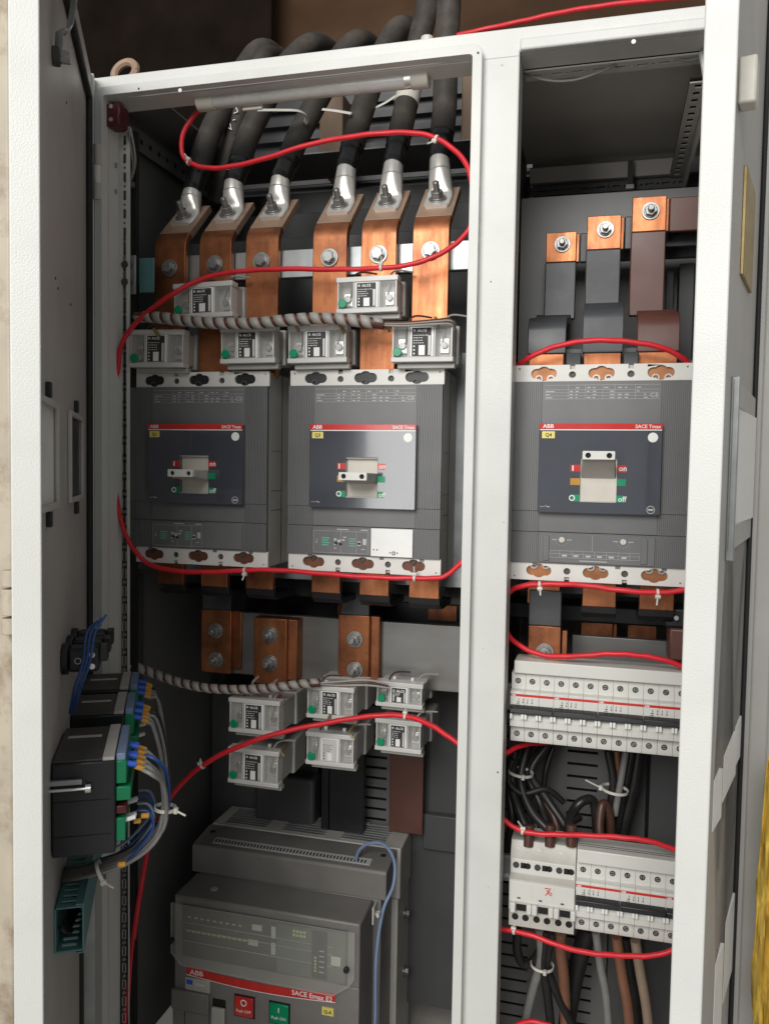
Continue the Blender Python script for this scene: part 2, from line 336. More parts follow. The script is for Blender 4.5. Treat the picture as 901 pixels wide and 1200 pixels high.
slotted('slotted_upright', (-.5475, -.016, ZB), (1, 0, 0), (0, 0, 1), .0165, 1.38, 'paint')
MB().box(-.5475, -.531, -.002, .006, ZB, .60).build('upright_back', 'hole', cab)
MB().box(-.5535, -.5478, -.03, -.016, ZB, .60).build('upright_fold', 'paint', cab, .001)
slotted('slotted_depth_rail', (-.561, .0, .597), (0, 0, 1), (0, 1, 0), .03, .36, 'panel', sw=.008, sl=.01)
MB().box(-.566, -.5628, .0, .36, .597, .627).build('rail_back', 'hole', cab)
slotted('slotted_front_rail', (.004, -.0055, .6245), (0, 1, 0), (1, 0, 0), .026, .228, 'paint', sw=.005, sl=.012)
MB().box(.004, .232, -.0055, .0205, .6275, .6285).build('rail_back', 'hole', cab)
slotted('slotted_depth_rail', (.197, .022, .602), (1, 0, 0), (0, 1, 0), .02, .325, 'roof_grey', pitch=.02, sw=.008, sl=.010, dot=False)
MB().box(.197, .2165, .022, .347, .606, .608).build('rail_back', 'hole', cab)
MB().box(.2175, .2195, .022, .35, .575, .605).build('rail_flange', 'roof_grey', cab)
slotted('slotted_rear_rail', (-.02, .352, .588), (0, 0, 1), (1, 0, 0), .014, .28, 'panel', sw=.004, sl=.012)
MB().box(-.02, .27, .34, .352, .605, .63).build('rear_rail', 'roof_grey', cab, .001)
MB().box(-.02, .27, .33, .345, .548, .58).build('rear_crossbar', 'panel_mid', cab, .001)
for px, py in ((135, 194), (135, 225)):
    p = P(px, py, -.031); MB().cyl(p, p+Vector((0, -.0025, 0)), .0042, .003, 12).build('screw', 'zinc', cab)
for px, py in ((115, 182), (114.5, 222)):
    p = P(px, py, FY-.012); MB().cyl(p+Vector((0, 0, -.014)), p+Vector((0, 0, .014)), .0055, n=14).build('hinge', 'side_grey', cab, .0008)
p = P(114.5, 205, FY-.012); MB().cyl(p+Vector((0, 0, -.012)), p+Vector((0, 0, .012)), .0055, n=14).build('hinge', 'paint', cab, .0008)
for px, py in ((211.5, 106), (742, 49), (560, 62), (163, 104)):
    p = P(px, py, FY-.0125 if px < 600 else FY-.007); MB().cyl(p, p+Vector((0, -.0008, 0)), .0025 if px in (211.5, 742) else .0013, n=10).build('rivet', 'white' if px in (211.5, 742) else 'meter_top', cab)
q0 = P(567, 70, FY); MB().box(LX1+.0125, RX0-.0005, FY-.0004, FY+.001, q0.z, q0.z+.0005).build('weld_seam', 'side_grey', cab)
for px, py, rr_ in ((588, 76, .0012), (575, 330, .0009), (590, 612, .0010), (583, 905, .0011), (566, 760, .0008), (300, 92, .0012), (450, 76, .0009), (690, 40, .0010), (572, 1040, .0009), (553.5, 420, .0008)):
    q0 = P(px, py, FY-.0003); MB().cyl(q0+Vector((0, .0005, 0)), q0+Vector((0, -.0002, 0)), rr_, n=7).build('paint_chip', 'meter_top' if px % 2 else 'side_grey', cab)
# lifting eyes on the roof
p = P(147, 84, -.02)
eye = MB(); eye.tube([(p.x+.016*math.cos(a), p.y+.006*math.sin(a), ZT+.018+.016*math.sin(a)) for a in [i*math.pi/8 for i in range(17)]], .0055, 8, 2); eye.cyl((p.x, p.y, ZT), (p.x, p.y, ZT+.006), .012, n=16)
eye.build('lifting_eye', 'copper_dust', cab)
MB().cyl((p.x-.03, p.y, ZT), (p.x-.03, p.y, ZT+.008), .007, n=6).build('bolt', 'zinc', cab)
p = P(512, 37, .0); MB().cyl((p.x-.006, -.03, ZT), (p.x-.006, -.03, ZT+.012), .008, n=10).build('lifting_eye', 'cap', cab, .002)

# ---- doors
def door(hx, hy, ang, wd, z0, z1, holes, th=.020):
    d = MB(); d.plate(rect(0, wd, z0, z1), holes, (0, -th, 0), (1, 0, 0), (0, 0, 1), -.017)
    o = d.build('door', 'door_inner', cab); o.location = Vector((hx, hy, 0))-cab.location; o.rotation_euler.z = ang
    return o
LH = Vector((-.5575, -.072, 0)); LA = math.atan2(-.873, .488); LW = .442
RH = Vector((.2690, -.07, 0)); RA = math.atan2(-.972, -.235); RW = .30
def toloc(H, A, v):
    v = v-H; return Vector((v.x*math.cos(A)+v.y*math.sin(A), -v.x*math.sin(A)+v.y*math.cos(A), v.z))
def D(H, A, px, py, yl=0):
    """photo pixel -> local point on a door, yl in front of its inner face"""
    o = toloc(H, A, CAMLOC); d = toloc(H, A, ray(px, py)+H); t = (yl-o.y)/d.y; return o+d*t
DR = -.003
LD = lambda px, py, yl=DR: D(LH, LA, px, py, yl)
RD = lambda px, py, yl=DR: D(RH, RA, px, py, yl)
a = LD(80, 486); c = LD(94, 580); wz0, wz1 = c.z, a.z
w2 = (c.x, a.x); w1 = (LD(64.5, 550).x, min(LD(64.5, 550).x+abs(a.x-c.x)*.95, LW-.012))
wins = [(min(w), max(w)) for w in (w1, w2)]
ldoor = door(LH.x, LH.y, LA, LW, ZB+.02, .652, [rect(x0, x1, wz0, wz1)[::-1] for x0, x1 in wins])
MB().box(LW, LW+.0025, -.0205, .003, ZB+.02, .652).build('edge_flange', 'paint', ldoor, .0015)
MB().box(-.004, .012, DR, .0045, ZB+.03, .622).build('gasket', 'gasket', ldoor, .003)
MB().box(.012, LW-.012, DR, .0045, .612, .622).build('gasket', 'gasket', ldoor, .003)
MB().box(-.022, -.0045, -.012, .0055, ZB+.02, .652).build('hinge_flange', 'paint', ldoor, .001)
MB().box(-.004, LW-.002, DR, .002, .6225, .652).build('top_flange', 'door_inner', ldoor, .001)
for x0, x1 in wins:
    f = MB(); f.plate(rect(x0-.005, x1+.005, wz0-.005, wz1+.005), [rect(x0+.001, x1-.001, wz0+.001, wz1-.001)[::-1]], (0, DR+.0045, 0), (1, 0, 0), (0, 0, 1), .0043)
    f.build('window_frame', 'side_grey', ldoor, .001)
    xc = (x0+x1)/2
    for zz, sg in ((wz1+.006, 1), (wz0-.006, -1)):
        MB().box(xc-.006, xc+.004, DR, DR+.005, min(zz, zz+sg*.014), max(zz, zz+sg*.014)).build('clamp', 'black', ldoor, .001)
for (x0, x1), m_ in zip(wins, ('milky_grey', 'black')):
    MB().box(x0, x1, DR-.004, DR-.001, wz0, wz1).build('window_fill', m_, ldoor)
# latch rod on the left door
la, lb, lc, ld_ = LD(92, -40, .012), LD(83, 28, .012), LD(70, 40, .004), LD(68.5, 72, .002)
m_ = MB(); m_.tube([la, lb, lb+(lc-lb)*.8, lc, ld_], .0055, 8, 4, flat=.35); m_.build('latch_rod', 'galv', ldoor)
k = LD(66, 66, .0); MB().cyl((k.x, DR, k.z), (k.x, .004, k.z), .009, n=16).build('latch_boss', 'meter_top', ldoor, .001)
MB().cyl((k.x, .004, k.z), (k.x, .013, k.z), .0065, n=6).build('latch_bolt', 'zinc', ldoor, .0008)
for px, py in ((78, 120), (65, 326), (68, 338), (83, 357)):
    k = LD(px, py); MB().cyl((k.x, DR, k.z), (k.x, DR+.0008, k.z), .0016, n=8).build('paint_chip', 'wire_brown', ldoor)
# right door
a = RD(857, 470); c = RD(877, 620); rx0, rx1 = min(a.x, c.x), max(a.x, c.x)
rw = (rx0+.012, rx1-.006, RD(862, 612).z, RD(862, 478).z)
def rslots(pts):
    out = []
    for pa, pb, y0, y1 in pts:
        u = [RD(pa, y0).x, RD(pb, y0).x]; m0 = RD((pa+pb)/2, y0).z; m1 = RD((pa+pb)/2, y1).z
        out.append(rect(min(u), max(u), min(m0, m1), max(m0, m1)))
    return out
def cut3(yb, yt):
    # three lamp cut-outs in a row, same height on the door
    zb = RD(850, yb).z; zt = RD(850, yt).z; out = []
    for pa, pb in ((836.5, 842), (847, 857.5), (859, 867.5)):
        u = [RD(pa, (yb+yt)/2).x, RD(pb, (yb+yt)/2).x]; out.append(rect(min(u), max(u), zb, zt))
    return out
c3 = cut3(928, 880)
c4 = cut3(1158, 1080)
for l in c4:
    for i in range(4): l[i] = (l[i][0]-.012, l[i][1])
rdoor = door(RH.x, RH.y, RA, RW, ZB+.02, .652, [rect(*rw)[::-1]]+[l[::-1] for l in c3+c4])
MB().box(RW, RW+.003, -.0225, .002, ZB+.02, .66).build('edge_flange', 'paint', rdoor, .002, seg=3)
MB().box(-.02, .0, -.01, .006, ZB+.02, .652).build('hinge_flange', 'door_inner', rdoor, .002)
MB().box(.002, .010, DR, .002, ZB+.03, .64).build('gasket', 'gasket', rdoor, .003)
f = MB(); f.plate(rect(rw[0]-.008, rw[1]+.014, rw[2]-.022, rw[3]+.022), [rect(*rw)[::-1]], (0, DR+.0035, 0), (1, 0, 0), (0, 0, 1), .003)
f.build('window_frame', 'door_inner', rdoor, .001)
MB().box(rw[1]+.008, rw[1]+.014, DR, DR+.007, rw[2]-.03, rw[3]+.024).build('window_clamp', 'galv', rdoor, .001)
a = RD(871, 200); c = RD(877, 338)
MB().box(min(a.x, c.x), max(a.x, c.x), DR, DR+.003, RD(868, 325).z, RD(873, 200).z).build('document_plate', 'brass', rdoor, .0006)
a = RD(866, 100); MB().box(a.x-.010, a.x+.010, DR, DR+.014, a.z-.019, a.z+.019).build('latch_block', 'cap', rdoor, .002)
p1, p2, p3 = P(821.5, 62, -.01), P(824, 75, -.015), P(829, 93, -.02)
hk = MB(); hk.tube([p1, p2, p3, p3+Vector((.02, 0, -.003))], .0034, 8, 5); tag(hk.build('steel_hook', 'steel_hook'), 'bright white metal hook at the top edge of the right door', 'hook')
def wedge(x0, x1, z0, z1, h, nm, m):
    b = MB(); b.add([(x1, DR+.0004, z0), (x0, DR+h, z0), (x0, DR-.004, z0), (x1, DR-.004, z0), (x1, DR+.0004, z1), (x0, DR+h, z1), (x0, DR-.004, z1), (x1, DR-.004, z1)], [(0, 1, 2, 3), (7, 6, 5, 4), (0, 4, 5, 1), (1, 5, 6, 2), (2, 6, 7, 3), (3, 7, 4, 0)])
    return b.build(nm, m, rdoor)
for l in c3+c4: wedge(min(p[0] for p in l), max(p[0] for p in l), l[0][1], l[2][1], .0032, 'added_cutout_plate', 'white')  # white plates added in the open cut-outs, tilted to catch the light
wedge(rw[0]+.02, rw[1], rw[2], rw[3], .006, 'window_fill', 'white')  # added tilted white plate; stands in for pale frame behind an open window
# next section right of the right door
t = thing('adjoining_cabinet', 'grey cabinet frame strip at the far right behind the right door', 'cabinet', (.6, .1, ZB), world=True)
MB().box(.276, .9, -.05, .3, ZB, 1.0).build('front_frame', 'door_inner', t, .003)
MB().box(.276, .296, -.062, -.0505, ZB, 1.0).build('sealing_lip', 'door_inner', t, .003)
# yellow wrapping at the far right
b = MB(); nx, nz = 16, 60; vs = []
for i in range(nx+1):
    for j in range(nz+1):
        py = 885+j*5.6; px = 900-18*min(1, (j/45)**.7)+i*3.0; q = P(px, py, -.13)
        vs.append((q.x, -.13+.006*math.sin(i*1.7+j*.02)+.0025*math.sin(j*.31+i*2.1)+random.uniform(-.001, .001), q.z))
b.add(vs, [(i*(nz+1)+j, (i+1)*(nz+1)+j, (i+1)*(nz+1)+j+1, i*(nz+1)+j+1) for i in range(nx) for j in range(nz)])
yo = b.build('wrapping_sheet', 'sheet_yellow', smooth=1.2); tag(yo, 'crumpled yellow plastic wrapping at the lower right corner', 'wrapping')
sm = yo.modifiers.new('thick', 'SOLIDIFY'); sm.thickness = .0015

# ================================================================== LEFT SECTION: incoming bars, cables
CAMX = CAMLOC.x
OL, OC = -.539, -.2989
poles = [OL+.036, OL+.106, OL+.176, OC+.040, OC+.108, OC+.178]
BY = .02
bend_px = [275, 268, 262, 262, 258, 257]
cable_txt = ['leftmost', 'second from left', 'third from left', 'third from right', 'second from right', 'rightmost']
BW = .0485
def barpath(prof, x0, x1, th, name, m, parent, bev=.001):
    """flat bar following a (y,z) centre line, th thick"""
    pts = [Vector((0, a, b)) for a, b in prof]; up = []; dn = []
    for i, p in enumerate(pts):
        t1 = (pts[i]-pts[i-1]).normalized() if i else (pts[1]-pts[0]).normalized()
        t2 = (pts[i+1]-pts[i]).normalized() if i < len(pts)-1 else t1
        n1 = Vector((0, -t1.z, t1.y)); n2 = Vector((0, -t2.z, t2.y)); n = (n1+n2).normalized(); k = th/2/max(.3, n.dot(n1))
        up.append((p.y+n.y*k, p.z+n.z*k)); dn.append((p.y-n.y*k, p.z-n.z*k))
    return MB().prism_x(up+dn[::-1], x0, x1).build(name, m, parent, bev)
CPATH = [[(226, 224, .085), (243, 165, .125), (268, 112, .16), (290, 76, .18), (304, 60, .20), (318, 62, .25), (335, 82, .36)],
         [(274, 214, .085), (292, 158, .125), (324, 95, .16), (346, 66, .18), (366, 52, .21), (384, 58, .28), (398, 80, .38)],
         [(329, 210, .085), (352, 155, .125), (384, 95, .16), (400, 66, .18), (418, 49, .20), (434, 54, .27), (448, 75, .36)],
         [(406, 197, .088), (424, 132, .13), (440, 85, .16), (453, 54, .18), (467, 34, .20), (482, 36, .26), (496, 60, .36)],
         [(461, 192, .088), (474, 132, .13), (484, 85, .15), (492, 45, .16), (502, 0, .17), (516, -70, .18)],
         [(515, 185, .088), (521, 125, .12), (522, 80, .13), (524, 40, .13), (526, 0, .13), (529, -70, .13)]]
for i, xc in enumerate(poles):
    zb = P(205+60*i, bend_px[i], BY).z+.004
    zb = .454+(.001 if i > 2 else 0)
    xc = xc+(.0125 if i < 3 else .0065)
    t = thing('incoming_busbar', f'bent copper bar under the {cable_txt[i]} cable lug above the breakers', 'busbar', (xc, BY, .26), group='incoming copper bars')
    zl = zb-.26
    barpath([(.005, -.0), (.005, zl-.012), (.006, zl-.004), (.0105, zl+.004), (.0172, zl+.0106)], -BW/2, BW/2, .01, 'bar', 'copper', t)
    barpath([(.0168, zl+.0102), (.078, zl+.0665)], -BW/2, BW/2, .0098, 'bent_end', 'copper_dust', t)
    zz = P(205, 318, BY).z-.26 if i == 0 else (P(310+50*i, 305, BY).z-.26)
    zz = [.155, .157, .158, .158, .159, .160][i]
    hexbolt(t, (.0, -.0005, zz), (0, -1, 0), .0085, .006)
    # lug bolt on the bent end
    nrm = Vector((0, -.651, .759)); pc = Vector((0, .046, zl+.0352))+nrm*.0045
    hexbolt(t, pc+nrm*.0062, nrm, .0085, .008, stud=.012, name='lug_bolt')
    # cable with lug
    c = thing('power_cable', f'thick dusty black power cable, {cable_txt[i]} of six, with crimped lug', 'cable', (xc, BY, zb), group='incoming power cables')
    c0 = Vector((0, .046, .0352))+nrm*.0048
    along = Vector((0, .759, .651))
    path = CPATH[i]; org = Vector((xc, BY, zb)); pp = [P(*p)-org for p in path]
    e1 = pp[0]; e0 = c0+along*.024+nrm*.007; bu = (e1-e0).normalized()
    secs = [(c0-along*.017+nrm*.003, along, .0150, .0028), (c0-along*.012+nrm*.003, along, .0178, .0030), (c0+along*.010+nrm*.003, along, .0185, .0032),
            (c0+along*.018+nrm*.0045, (along*.8+bu*.2).normalized(), .0180, .0050), (e0, (along*.4+bu*.6).normalized(), .0168, .0092), (e0.lerp(e1, .3), bu, .0158, .0128), (e0.lerp(e1, .65), bu, .0146, .0138), (e1, bu, .0134, .0134)]
    lv = []; nn_ = 24
    for p_, tg, hw2, ht2 in secs:
        n2 = tg.cross(Vector((1, 0, 0))).normalized()
        for q in range(nn_):
            ca, sa = math.cos(2*math.pi*q/nn_), math.sin(2*math.pi*q/nn_)
            if ht2 < .006: ca = math.copysign(abs(ca)**.55, ca); sa = math.copysign(abs(sa)**.55, sa)
            lv.append(p_+Vector((1, 0, 0))*hw2*ca+n2*ht2*sa)
    lf = [(j*nn_+q, j*nn_+(q+1) % nn_, (j+1)*nn_+(q+1) % nn_, (j+1)*nn_+q) for j in range(len(secs)-1) for q in range(nn_)]+[tuple(range(nn_))[::-1], tuple(range((len(secs)-1)*nn_, len(secs)*nn_))]
    MB().add(lv, lf).build('lug', 'lug', c, smooth=.75)
    MB().ring(e0.lerp(e1, .55), e0.lerp(e1, .58), .0151, .0140, 24).build('crimp_mark', 'tin', c)
    t1 = e1+(pp[1]-e1).normalized()*.042
    MB().tube([e1-(pp[1]-e1).normalized()*.004, e1.lerp(t1, .33), e1.lerp(t1, .66), t1], [.0138, .0152, .0150, .0166, .0170], 18, 5).build('tape', 'tape', c)
    pts = [t1-(pp[1]-e1).normalized()*.004]+pp[1:]
    MB().tube(pts, .0172, 18, 7).build('insulation', 'cable', c)
    if i == 4:
        q = P(476, 122, .134)-org; q2 = P(481, 98, .146)-org; MB().tube([q, q.lerp(q2, .5), q2], .0177, 18, 4).build('paint_mark', 'cap', c)
c = thing('power_cable', 'black power cable with white chalk marks behind the two leftmost cables', 'cable', P(262, 225, .17), world=True)
v = [P(254, 240, .17), P(262, 205, .17), (P(272, 165, .17)), P(283, 125, .17), P(296, 90, .18), P(310, 66, .20), P(325, 66, .28)]
MB().tube(v, .0165, 18, 7).build('insulation', 'cable', c)
for (ax, ay, bx, by) in ((268, 150, 272, 152), (271, 152, 270, 145), (273, 141, 276, 140), (274, 133, 279, 131), (279, 131, 276, 124), (276, 124, 283, 121)):
    MB().cyl(P(ax, ay, .151), P(bx, by, .151), .0008, n=6).build('chalk_mark', 'white', c)
# support bars behind the copper
t = thing('support_bar', 'pale galvanised support bar behind the copper bars', 'bracket', (-.3, .045, .41), world=True)
MB().box(-.55, -.04, .036, .048, .398, .436).build('bar', 'galv', t, .001)
t2 = thing('support_channel', 'dark grey cross channel behind the incoming bars', 'bracket', (-.3, .2, .5), world=True)
MB().box(-.56, -.04, .20, .23, .462, .50).build('channel', 'panel_dark', t2, .001)
MB().box(-.56, -.04, .185, .20, .455, .463).build('flange', 'panel', t2, .0005)
MB().box(-.56, -.04, .30, .355, .515, .57).build('channel', 'panel_dark', t2, .001)
MB().box(-.555, -.04, .16, .17, .27, .445).build('backing_plate', 'panel_dark', t2)
t = thing('angle_bracket', 'small teal galvanised angle bracket on the left upright', 'bracket', (-.53, .0, .41), world=True)
a = P(146, 303, -.005); c = P(186, 348, .03)
MB().box(a.x, a.x+.022, -.012, -.009, c.z-.004, a.z+.002).build('flange', 'galv', t, .001)
MB().box(a.x+.02, c.x+.01, .0, .003, c.z, a.z).build('web', 'teal', t, .001)
for zz in (.25, .75): hexbolt(t, (a.x+.009, -.012, c.z+(a.z-c.z)*zz), (0, -1, 0), .0055, .004, m='meter_top')
# wooden pieces outside, seen through the roof opening
for nm, px, py, dx in (('wood_block', 388, 140, .045), ('wood_block', 548, 118, .022)):
    q = P(px, py, .42); o = MB().box(q.x-dx/2, q.x+dx/2, .42, .50, q.z-.09, q.z+.045).build(nm, 'wood', None, .002)
    tag(o, 'tan wooden block behind the cable opening, left of the third cable from right' if px < 400 else 'narrow tan wooden wedge behind the rightmost cable', 'block')
o = MB(); 
for k in range(9): o.box(-.62, .0, .50+.002*k, .504+.002*k, .60+k*.03, .612+k*.03)
o.box(-.62, .0, .53, .54, .58, .88); o = o.build('louvre_panel', 'sleeve_black'); tag(o, 'dark louvred panel behind the cable opening', 'panel')

# tube light under the top rail
a = P(236, 112, -.022); c = P(503, 89, -.022); zc = (a.z+c.z)/2-.005
t = thing('tube_light', 'unlit fluorescent tube lamp with cream end caps under the top rail', 'lamp', (a.x, -.022, zc))
ln = c.x-a.x
MB().cyl((.02, 0, 0), (ln-.03, 0, 0), .0108, n=28).build('glass_tube', 'tube_glass', t)
MB().cyl((ln-.03, 0, 0), (ln-.022, 0, 0), .0108, n=28).build('end_band', 'tin', t)
for x0, x1 in ((-.004, .02), (ln-.022, ln)):
    MB().cyl((x0, 0, 0), (x1, 0, 0), .0125, n=24).build('end_cap', 'cap', t, .0012)
p = P(302, 127, .0); MB().box(p.x-a.x-.014, p.x-a.x+.014, .004, .008, p.z-zc-.009, p.z-zc+.012).build('tube_clip', 'cap', t, .001)
MB().cyl((p.x-a.x, .004, p.z-zc), (p.x-a.x, .0035, p.z-zc), .004, n=14).build('clip_hole', 'hole', t)

b = MB(); b.tube([P(302, 129, .06), P(330, 129, .07), P(350, 130, .085), P(359, 136, .10), P(358, 144, .11)], .004, 8, 6, flat=.3); tag(b.build('cable_strap', 'tie'), 'white cable strap from the tube clip to the third cable from left', 'cable tie')
b = MB(); b.tube([P(378, 128, .10), P(395, 130, .10), P(412, 133, .10)], .0035, 8, 5, flat=.3); tag(b.build('cable_strap', 'tie'), 'white cable strap between the third cables from left and right', 'cable tie')
b = MB(); b.tube([P(440, 126, .14), P(452, 120, .14), P(464, 112, .14)], .0035, 8, 5, flat=.3); tag(b.build('cable_strap', 'tie'), 'white cable strap left of the paint-marked cable', 'cable tie')
# maroon door switch with its wire
p = P(141, 141, -.03)
t = thing('door_switch', 'small maroon door contact switch in the upper left corner', 'switch', p)
b = MB(); b.plate([(-.014, -.013), (-.009, -.016), (.008, -.017), (.013, -.014), (.012, -.004), (.014, .002), (.013, .012), (.008, .015), (.002, .012), (-.006, .014), (-.013, .011), (-.016, .004), (-.013, -.002)], [], (0, 0, 0), (1, 0, 0), (0, 0, 1), .022); b.build('body', 'maroon', t, .0015)
for z in (.009, -.008): MB().cyl((.001, -.022, z), (.001, -.0235, z), .0028, n=12).build('rivet', 'tin', t)
q = [P(153, 150, -.025), P(157, 170, -.02), P(159, 190, -.015), P(156, 205, -.01), P(153, 212, -.008)]
MB().tube([v-p for v in q], .0016, 8, 6).build('lead', 'wire_grey', t); MB().tube([v-p+Vector((-.006, .004, -.004)) for v in q], .0014, 8, 6).build('lead', 'wire_grey', t)
MB().cyl(P(154, 213, -.008)-p, P(153, 220, -.008)-p, .006, n=10).build('plug', 'meter_top', t, .001)

# ================================================================== MOULDED CASE BREAKERS
def slotkey(cx, cz):
    """terminal window: long slot with a round bulge in the middle"""
    o = []; L_, h, rb = .0155, .0062, .0088
    def arc(x, z, r, a0, a1, n=6): return [(x+r*math.cos(R_(a0+(a1-a0)*i/n)), z+r*math.sin(R_(a0+(a1-a0)*i/n))) for i in range(n+1)]
    o += arc(cx+L_-h, cz, h, -90, 90); o += arc(cx, cz, rb, 45, 135); o += arc(cx-L_+h, cz, h, 90, 270); o += arc(cx, cz, rb, 225, 315)
    return o
def breaker(ox, oz, label, tagtxt, toggle, trip, lx):
    t = thing('circuit_breaker', label, 'breaker', (ox, 0, oz), group='large moulded case breakers')
    W, H = .210, .268
    MB().box(.0015, W-.0015, .004, .101, .001, H-.001).build('housing', 'side_grey', t, .001)
    MB().box(.0012, W-.0012, .0495, .0505, .002, H-.002).build('housing_seam', 'hole', t)
    for z in (.078, .105, .16): MB().box(W-.0016, W-.0013, .012, .05, z, z+.0006).build('housing_seam', 'hole', t)
    # white terminal plates with windows
    for zz, top in ((.2475, True), (0, False)):
        h = .0205 if top else .022
        cz = h*.47 if top else h*.55
        outer = [(0, 0), (W, 0), (W, h), (0, h)]
        e = h if top else 0; s = -1 if top else 1; no = []
        for nx in (.0705, .1395):
            no += [(nx-.003, e), (nx-.003, e+s*.0055), (nx+.003, e+s*.0055), (nx+.003, e)]
        if top: outer = [(0, 0), (W, 0), (W, h)]+[no[7], no[6], no[5], no[4], no[3], no[2], no[1], no[0]]+[(0, h)]
        else: outer = [(0, 0)]+no+[(W, 0), (W, h), (0, h)]
        hs = [slotkey(x, cz)[::-1] for x in (.036, .105, .174)]+[circ(x, cz-(.0015 if top else -.0005), .0042, 14)[::-1] for x in (.0705, .1395)]
        hs += [circ(x, h-.0045 if top else .0045, .0011, 7)[::-1] for x in (.006, W-.006)]
        b = MB(); b.plate(outer, hs, (0, .004, zz), (1, 0, 0), (0, 0, 1), .004); b.build('terminal_plate', 'plate', t, .0004, seg=1)
        for x in (.036, .105, .174):
            MB().box(x-.0185, x+.0185, .0035, .0039, zz+cz-.0095, zz+cz+.0085).build('terminal_well', 'copper_well_lit' if lx else 'copper_well_shaded', t) if (lx or not top) else None
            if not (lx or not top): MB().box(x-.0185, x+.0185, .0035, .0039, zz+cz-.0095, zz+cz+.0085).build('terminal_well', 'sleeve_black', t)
            for dx in ((-.006, .0085) if lx else (-.002,)):
                zq = zz+cz+(-.006 if top else .0065)
                MB().ring((x+dx, .0034, zq), (x+dx, .0012, zq), .0048, .0028, 14).build('terminal_screw', 'zinc' if lx else 'meter_top', t)
        for x in (.0705, .1395): MB().cyl((x, .0039, zz+cz), (x, .0034, zz+cz), .0045, n=14).build('screw', 'meter_top', t)
    for x in (.031, .131, .185): MB().box(x-.003, x+.003, -.0004, .001, .0185, .0222).build('latch_tab', 'cover', t)
    # dark covers: ribbed flanks, smooth middle
    def flanks(z0, z1, yf, name):
        for x0, x1 in ((-.0008, .0345), (.1755, .2085)):
            MB().ribs(x0, x1, z0, z1, yf, .0011, 15, .004).build(name, 'cover', t, smooth=None)
        MB().box(.0346, .1754, yf+.0004, .004, z0, z1).build(name.replace('flank', 'middle'), 'cover', t, .0004)
    flanks(.0875, .2472, -.0035, 'upper_cover_flank'); flanks(.0615, .0871, -.0022, 'lower_cover_flank'); flanks(.0222, .0608, -.003, 'trip_cover_flank')
    yf = -.0032
    # rating table
    g = MB(); T = (.037, .174, .2255, .2425)
    for z in (.2255, .2295, .2332, .2368, .2425): g.box(T[0], T[1], yf-.0001, yf+.0002, z, z+.0003)
    for x in (.066, .0865, .107, .121, .145): g.box(x, x+.0003, yf-.0001, yf+.0002, T[2], T[3])
    rr = random.Random(3)
    for z in (.2267, .2305, .2343, .2388):
        for x in (.039, .068, .075, .0885, .0955, .109, .1155, .125, .133, .147, .155):
            if rr.random() < .85:
                wd = rr.uniform(.002, .005)*(2.2 if x == .039 else 1); g.box(x, x+wd, yf-.0001, yf+.0002, z, z+.0011)
    g.build('rating_print', 'print', t)
    text('CE', .0075, .1618, yf-.0002, .2275, 'print', t, sx=1.15)
    # front panel
    px0, px1, pz0, pz1, py = .0335, .1770, .0862, .1955, -.0125
    hw = (.0835, .1265, .100, .1525)
    b = MB(); b.plate(rrect(px0, px1, pz0, pz1, .0012, 2), [rect(*hw)[::-1]], (0, -.003, 0), (1, 0, 0), (0, 0, 1), .0095); b.build('front_panel', 'navy', t, .0006)
    MB().box(px0, px1, py-.0004, py+.003, .1885, pz1).build('red_band', 'red', t, .0002)
    MB().box(px0+.0005, px1-.0005, py-.0003, py+.002, .1870, .1882).build('white_line', 'white', t)
    text('ABB', .0066, px0+.004, py-.0006, .1898, 'white', t, bold=.02, sx=1.1)
    text('SACE Tmax', .0060, px1-.002, py-.0006, .1898, 'white', t, bold=.012, align='RIGHT', sx=.98)
    MB().box(px0+.003, px0+.0185, py-.0003, py+.001, .1772, .1856).build('name_label', 'yellow', t)
    text(tagtxt, .0062, px0+.0108, py-.0005, .1792, 'ink', t, bold=.02, align='CENTER')
    b = MB(); b.cyl((.1665, py+.001, .1788), (.1665, py-.0004, .1788), .0058, n=28); b.build('white_disc', 'white', t)
    b = MB(); b.ring((.1665, py+.001, .0925), (.1665, py-.0004, .0925), .0048, .0040, 20); b.box(.1637, .1693, py-.0003, py+.001, .0914, .0936); ob = b.build('approval_mark', 'print', t); 
    g = MB(); g.box(.036, .041, py-.0003, py+.001, .0929, .0934); g.cyl((.041, py-.0001, .0931), (.0445, py-.0001, .0948), .0003, n=5); g.box(.0442, .048, py-.0003, py+.001, .0926, .0936); g.build('switch_symbol', 'print', t)
    # colour marks and words
    for x0, x1, z0, m in ((.066, .0833, .1368, 'red'), (.1267, .142, .1368, 'red'), (.066, .0833, .1205, 'amber'), (.1267, .142, .1205, 'green'), (.068, .0833, .1005, 'green'), (.1267, .141, .1005, 'green')):
        if x0 < .1: zz = [(x0+.006, x1)]
        else: zz = [(x0, x1-.005)]
        MB().box(zz[0][0], zz[0][1], py-.00025, py+.001, z0, z0+.0082).build('colour_mark', m, t)
    text('I', .0085, .0747, py-.0004, .1380, 'white', t, bold=.04, align='CENTER'); text('on', .0092, .1285, py-.0004, .1384, 'white', t, bold=.01)
    b = MB(); b.ring((.0745, py+.0005, .1046), (.0745, py-.0004, .1046), .0036, .0024, 20); b.build('off_symbol', 'white', t)
    text('off', .0092, .1285, py-.0004, .1014, 'white', t, bold=.01)
    # handle recess and toggle
    wy = -.0095 if toggle == 'up' else -.006
    MB().box(hw[0], hw[1], wy, -.0032, hw[2], hw[3]).build('handle_well', 'cream', t)
    for zz in (hw[2], hw[3]-.0015): MB().box(hw[0]+.0002, hw[1]-.0002, -.0115, wy-.0001, zz, zz+.0015).build('well_lip', 'side_grey', t)
    zc, yt = (.128, -.047) if toggle == 'mid' else (.156, -.042)
    b = MB()
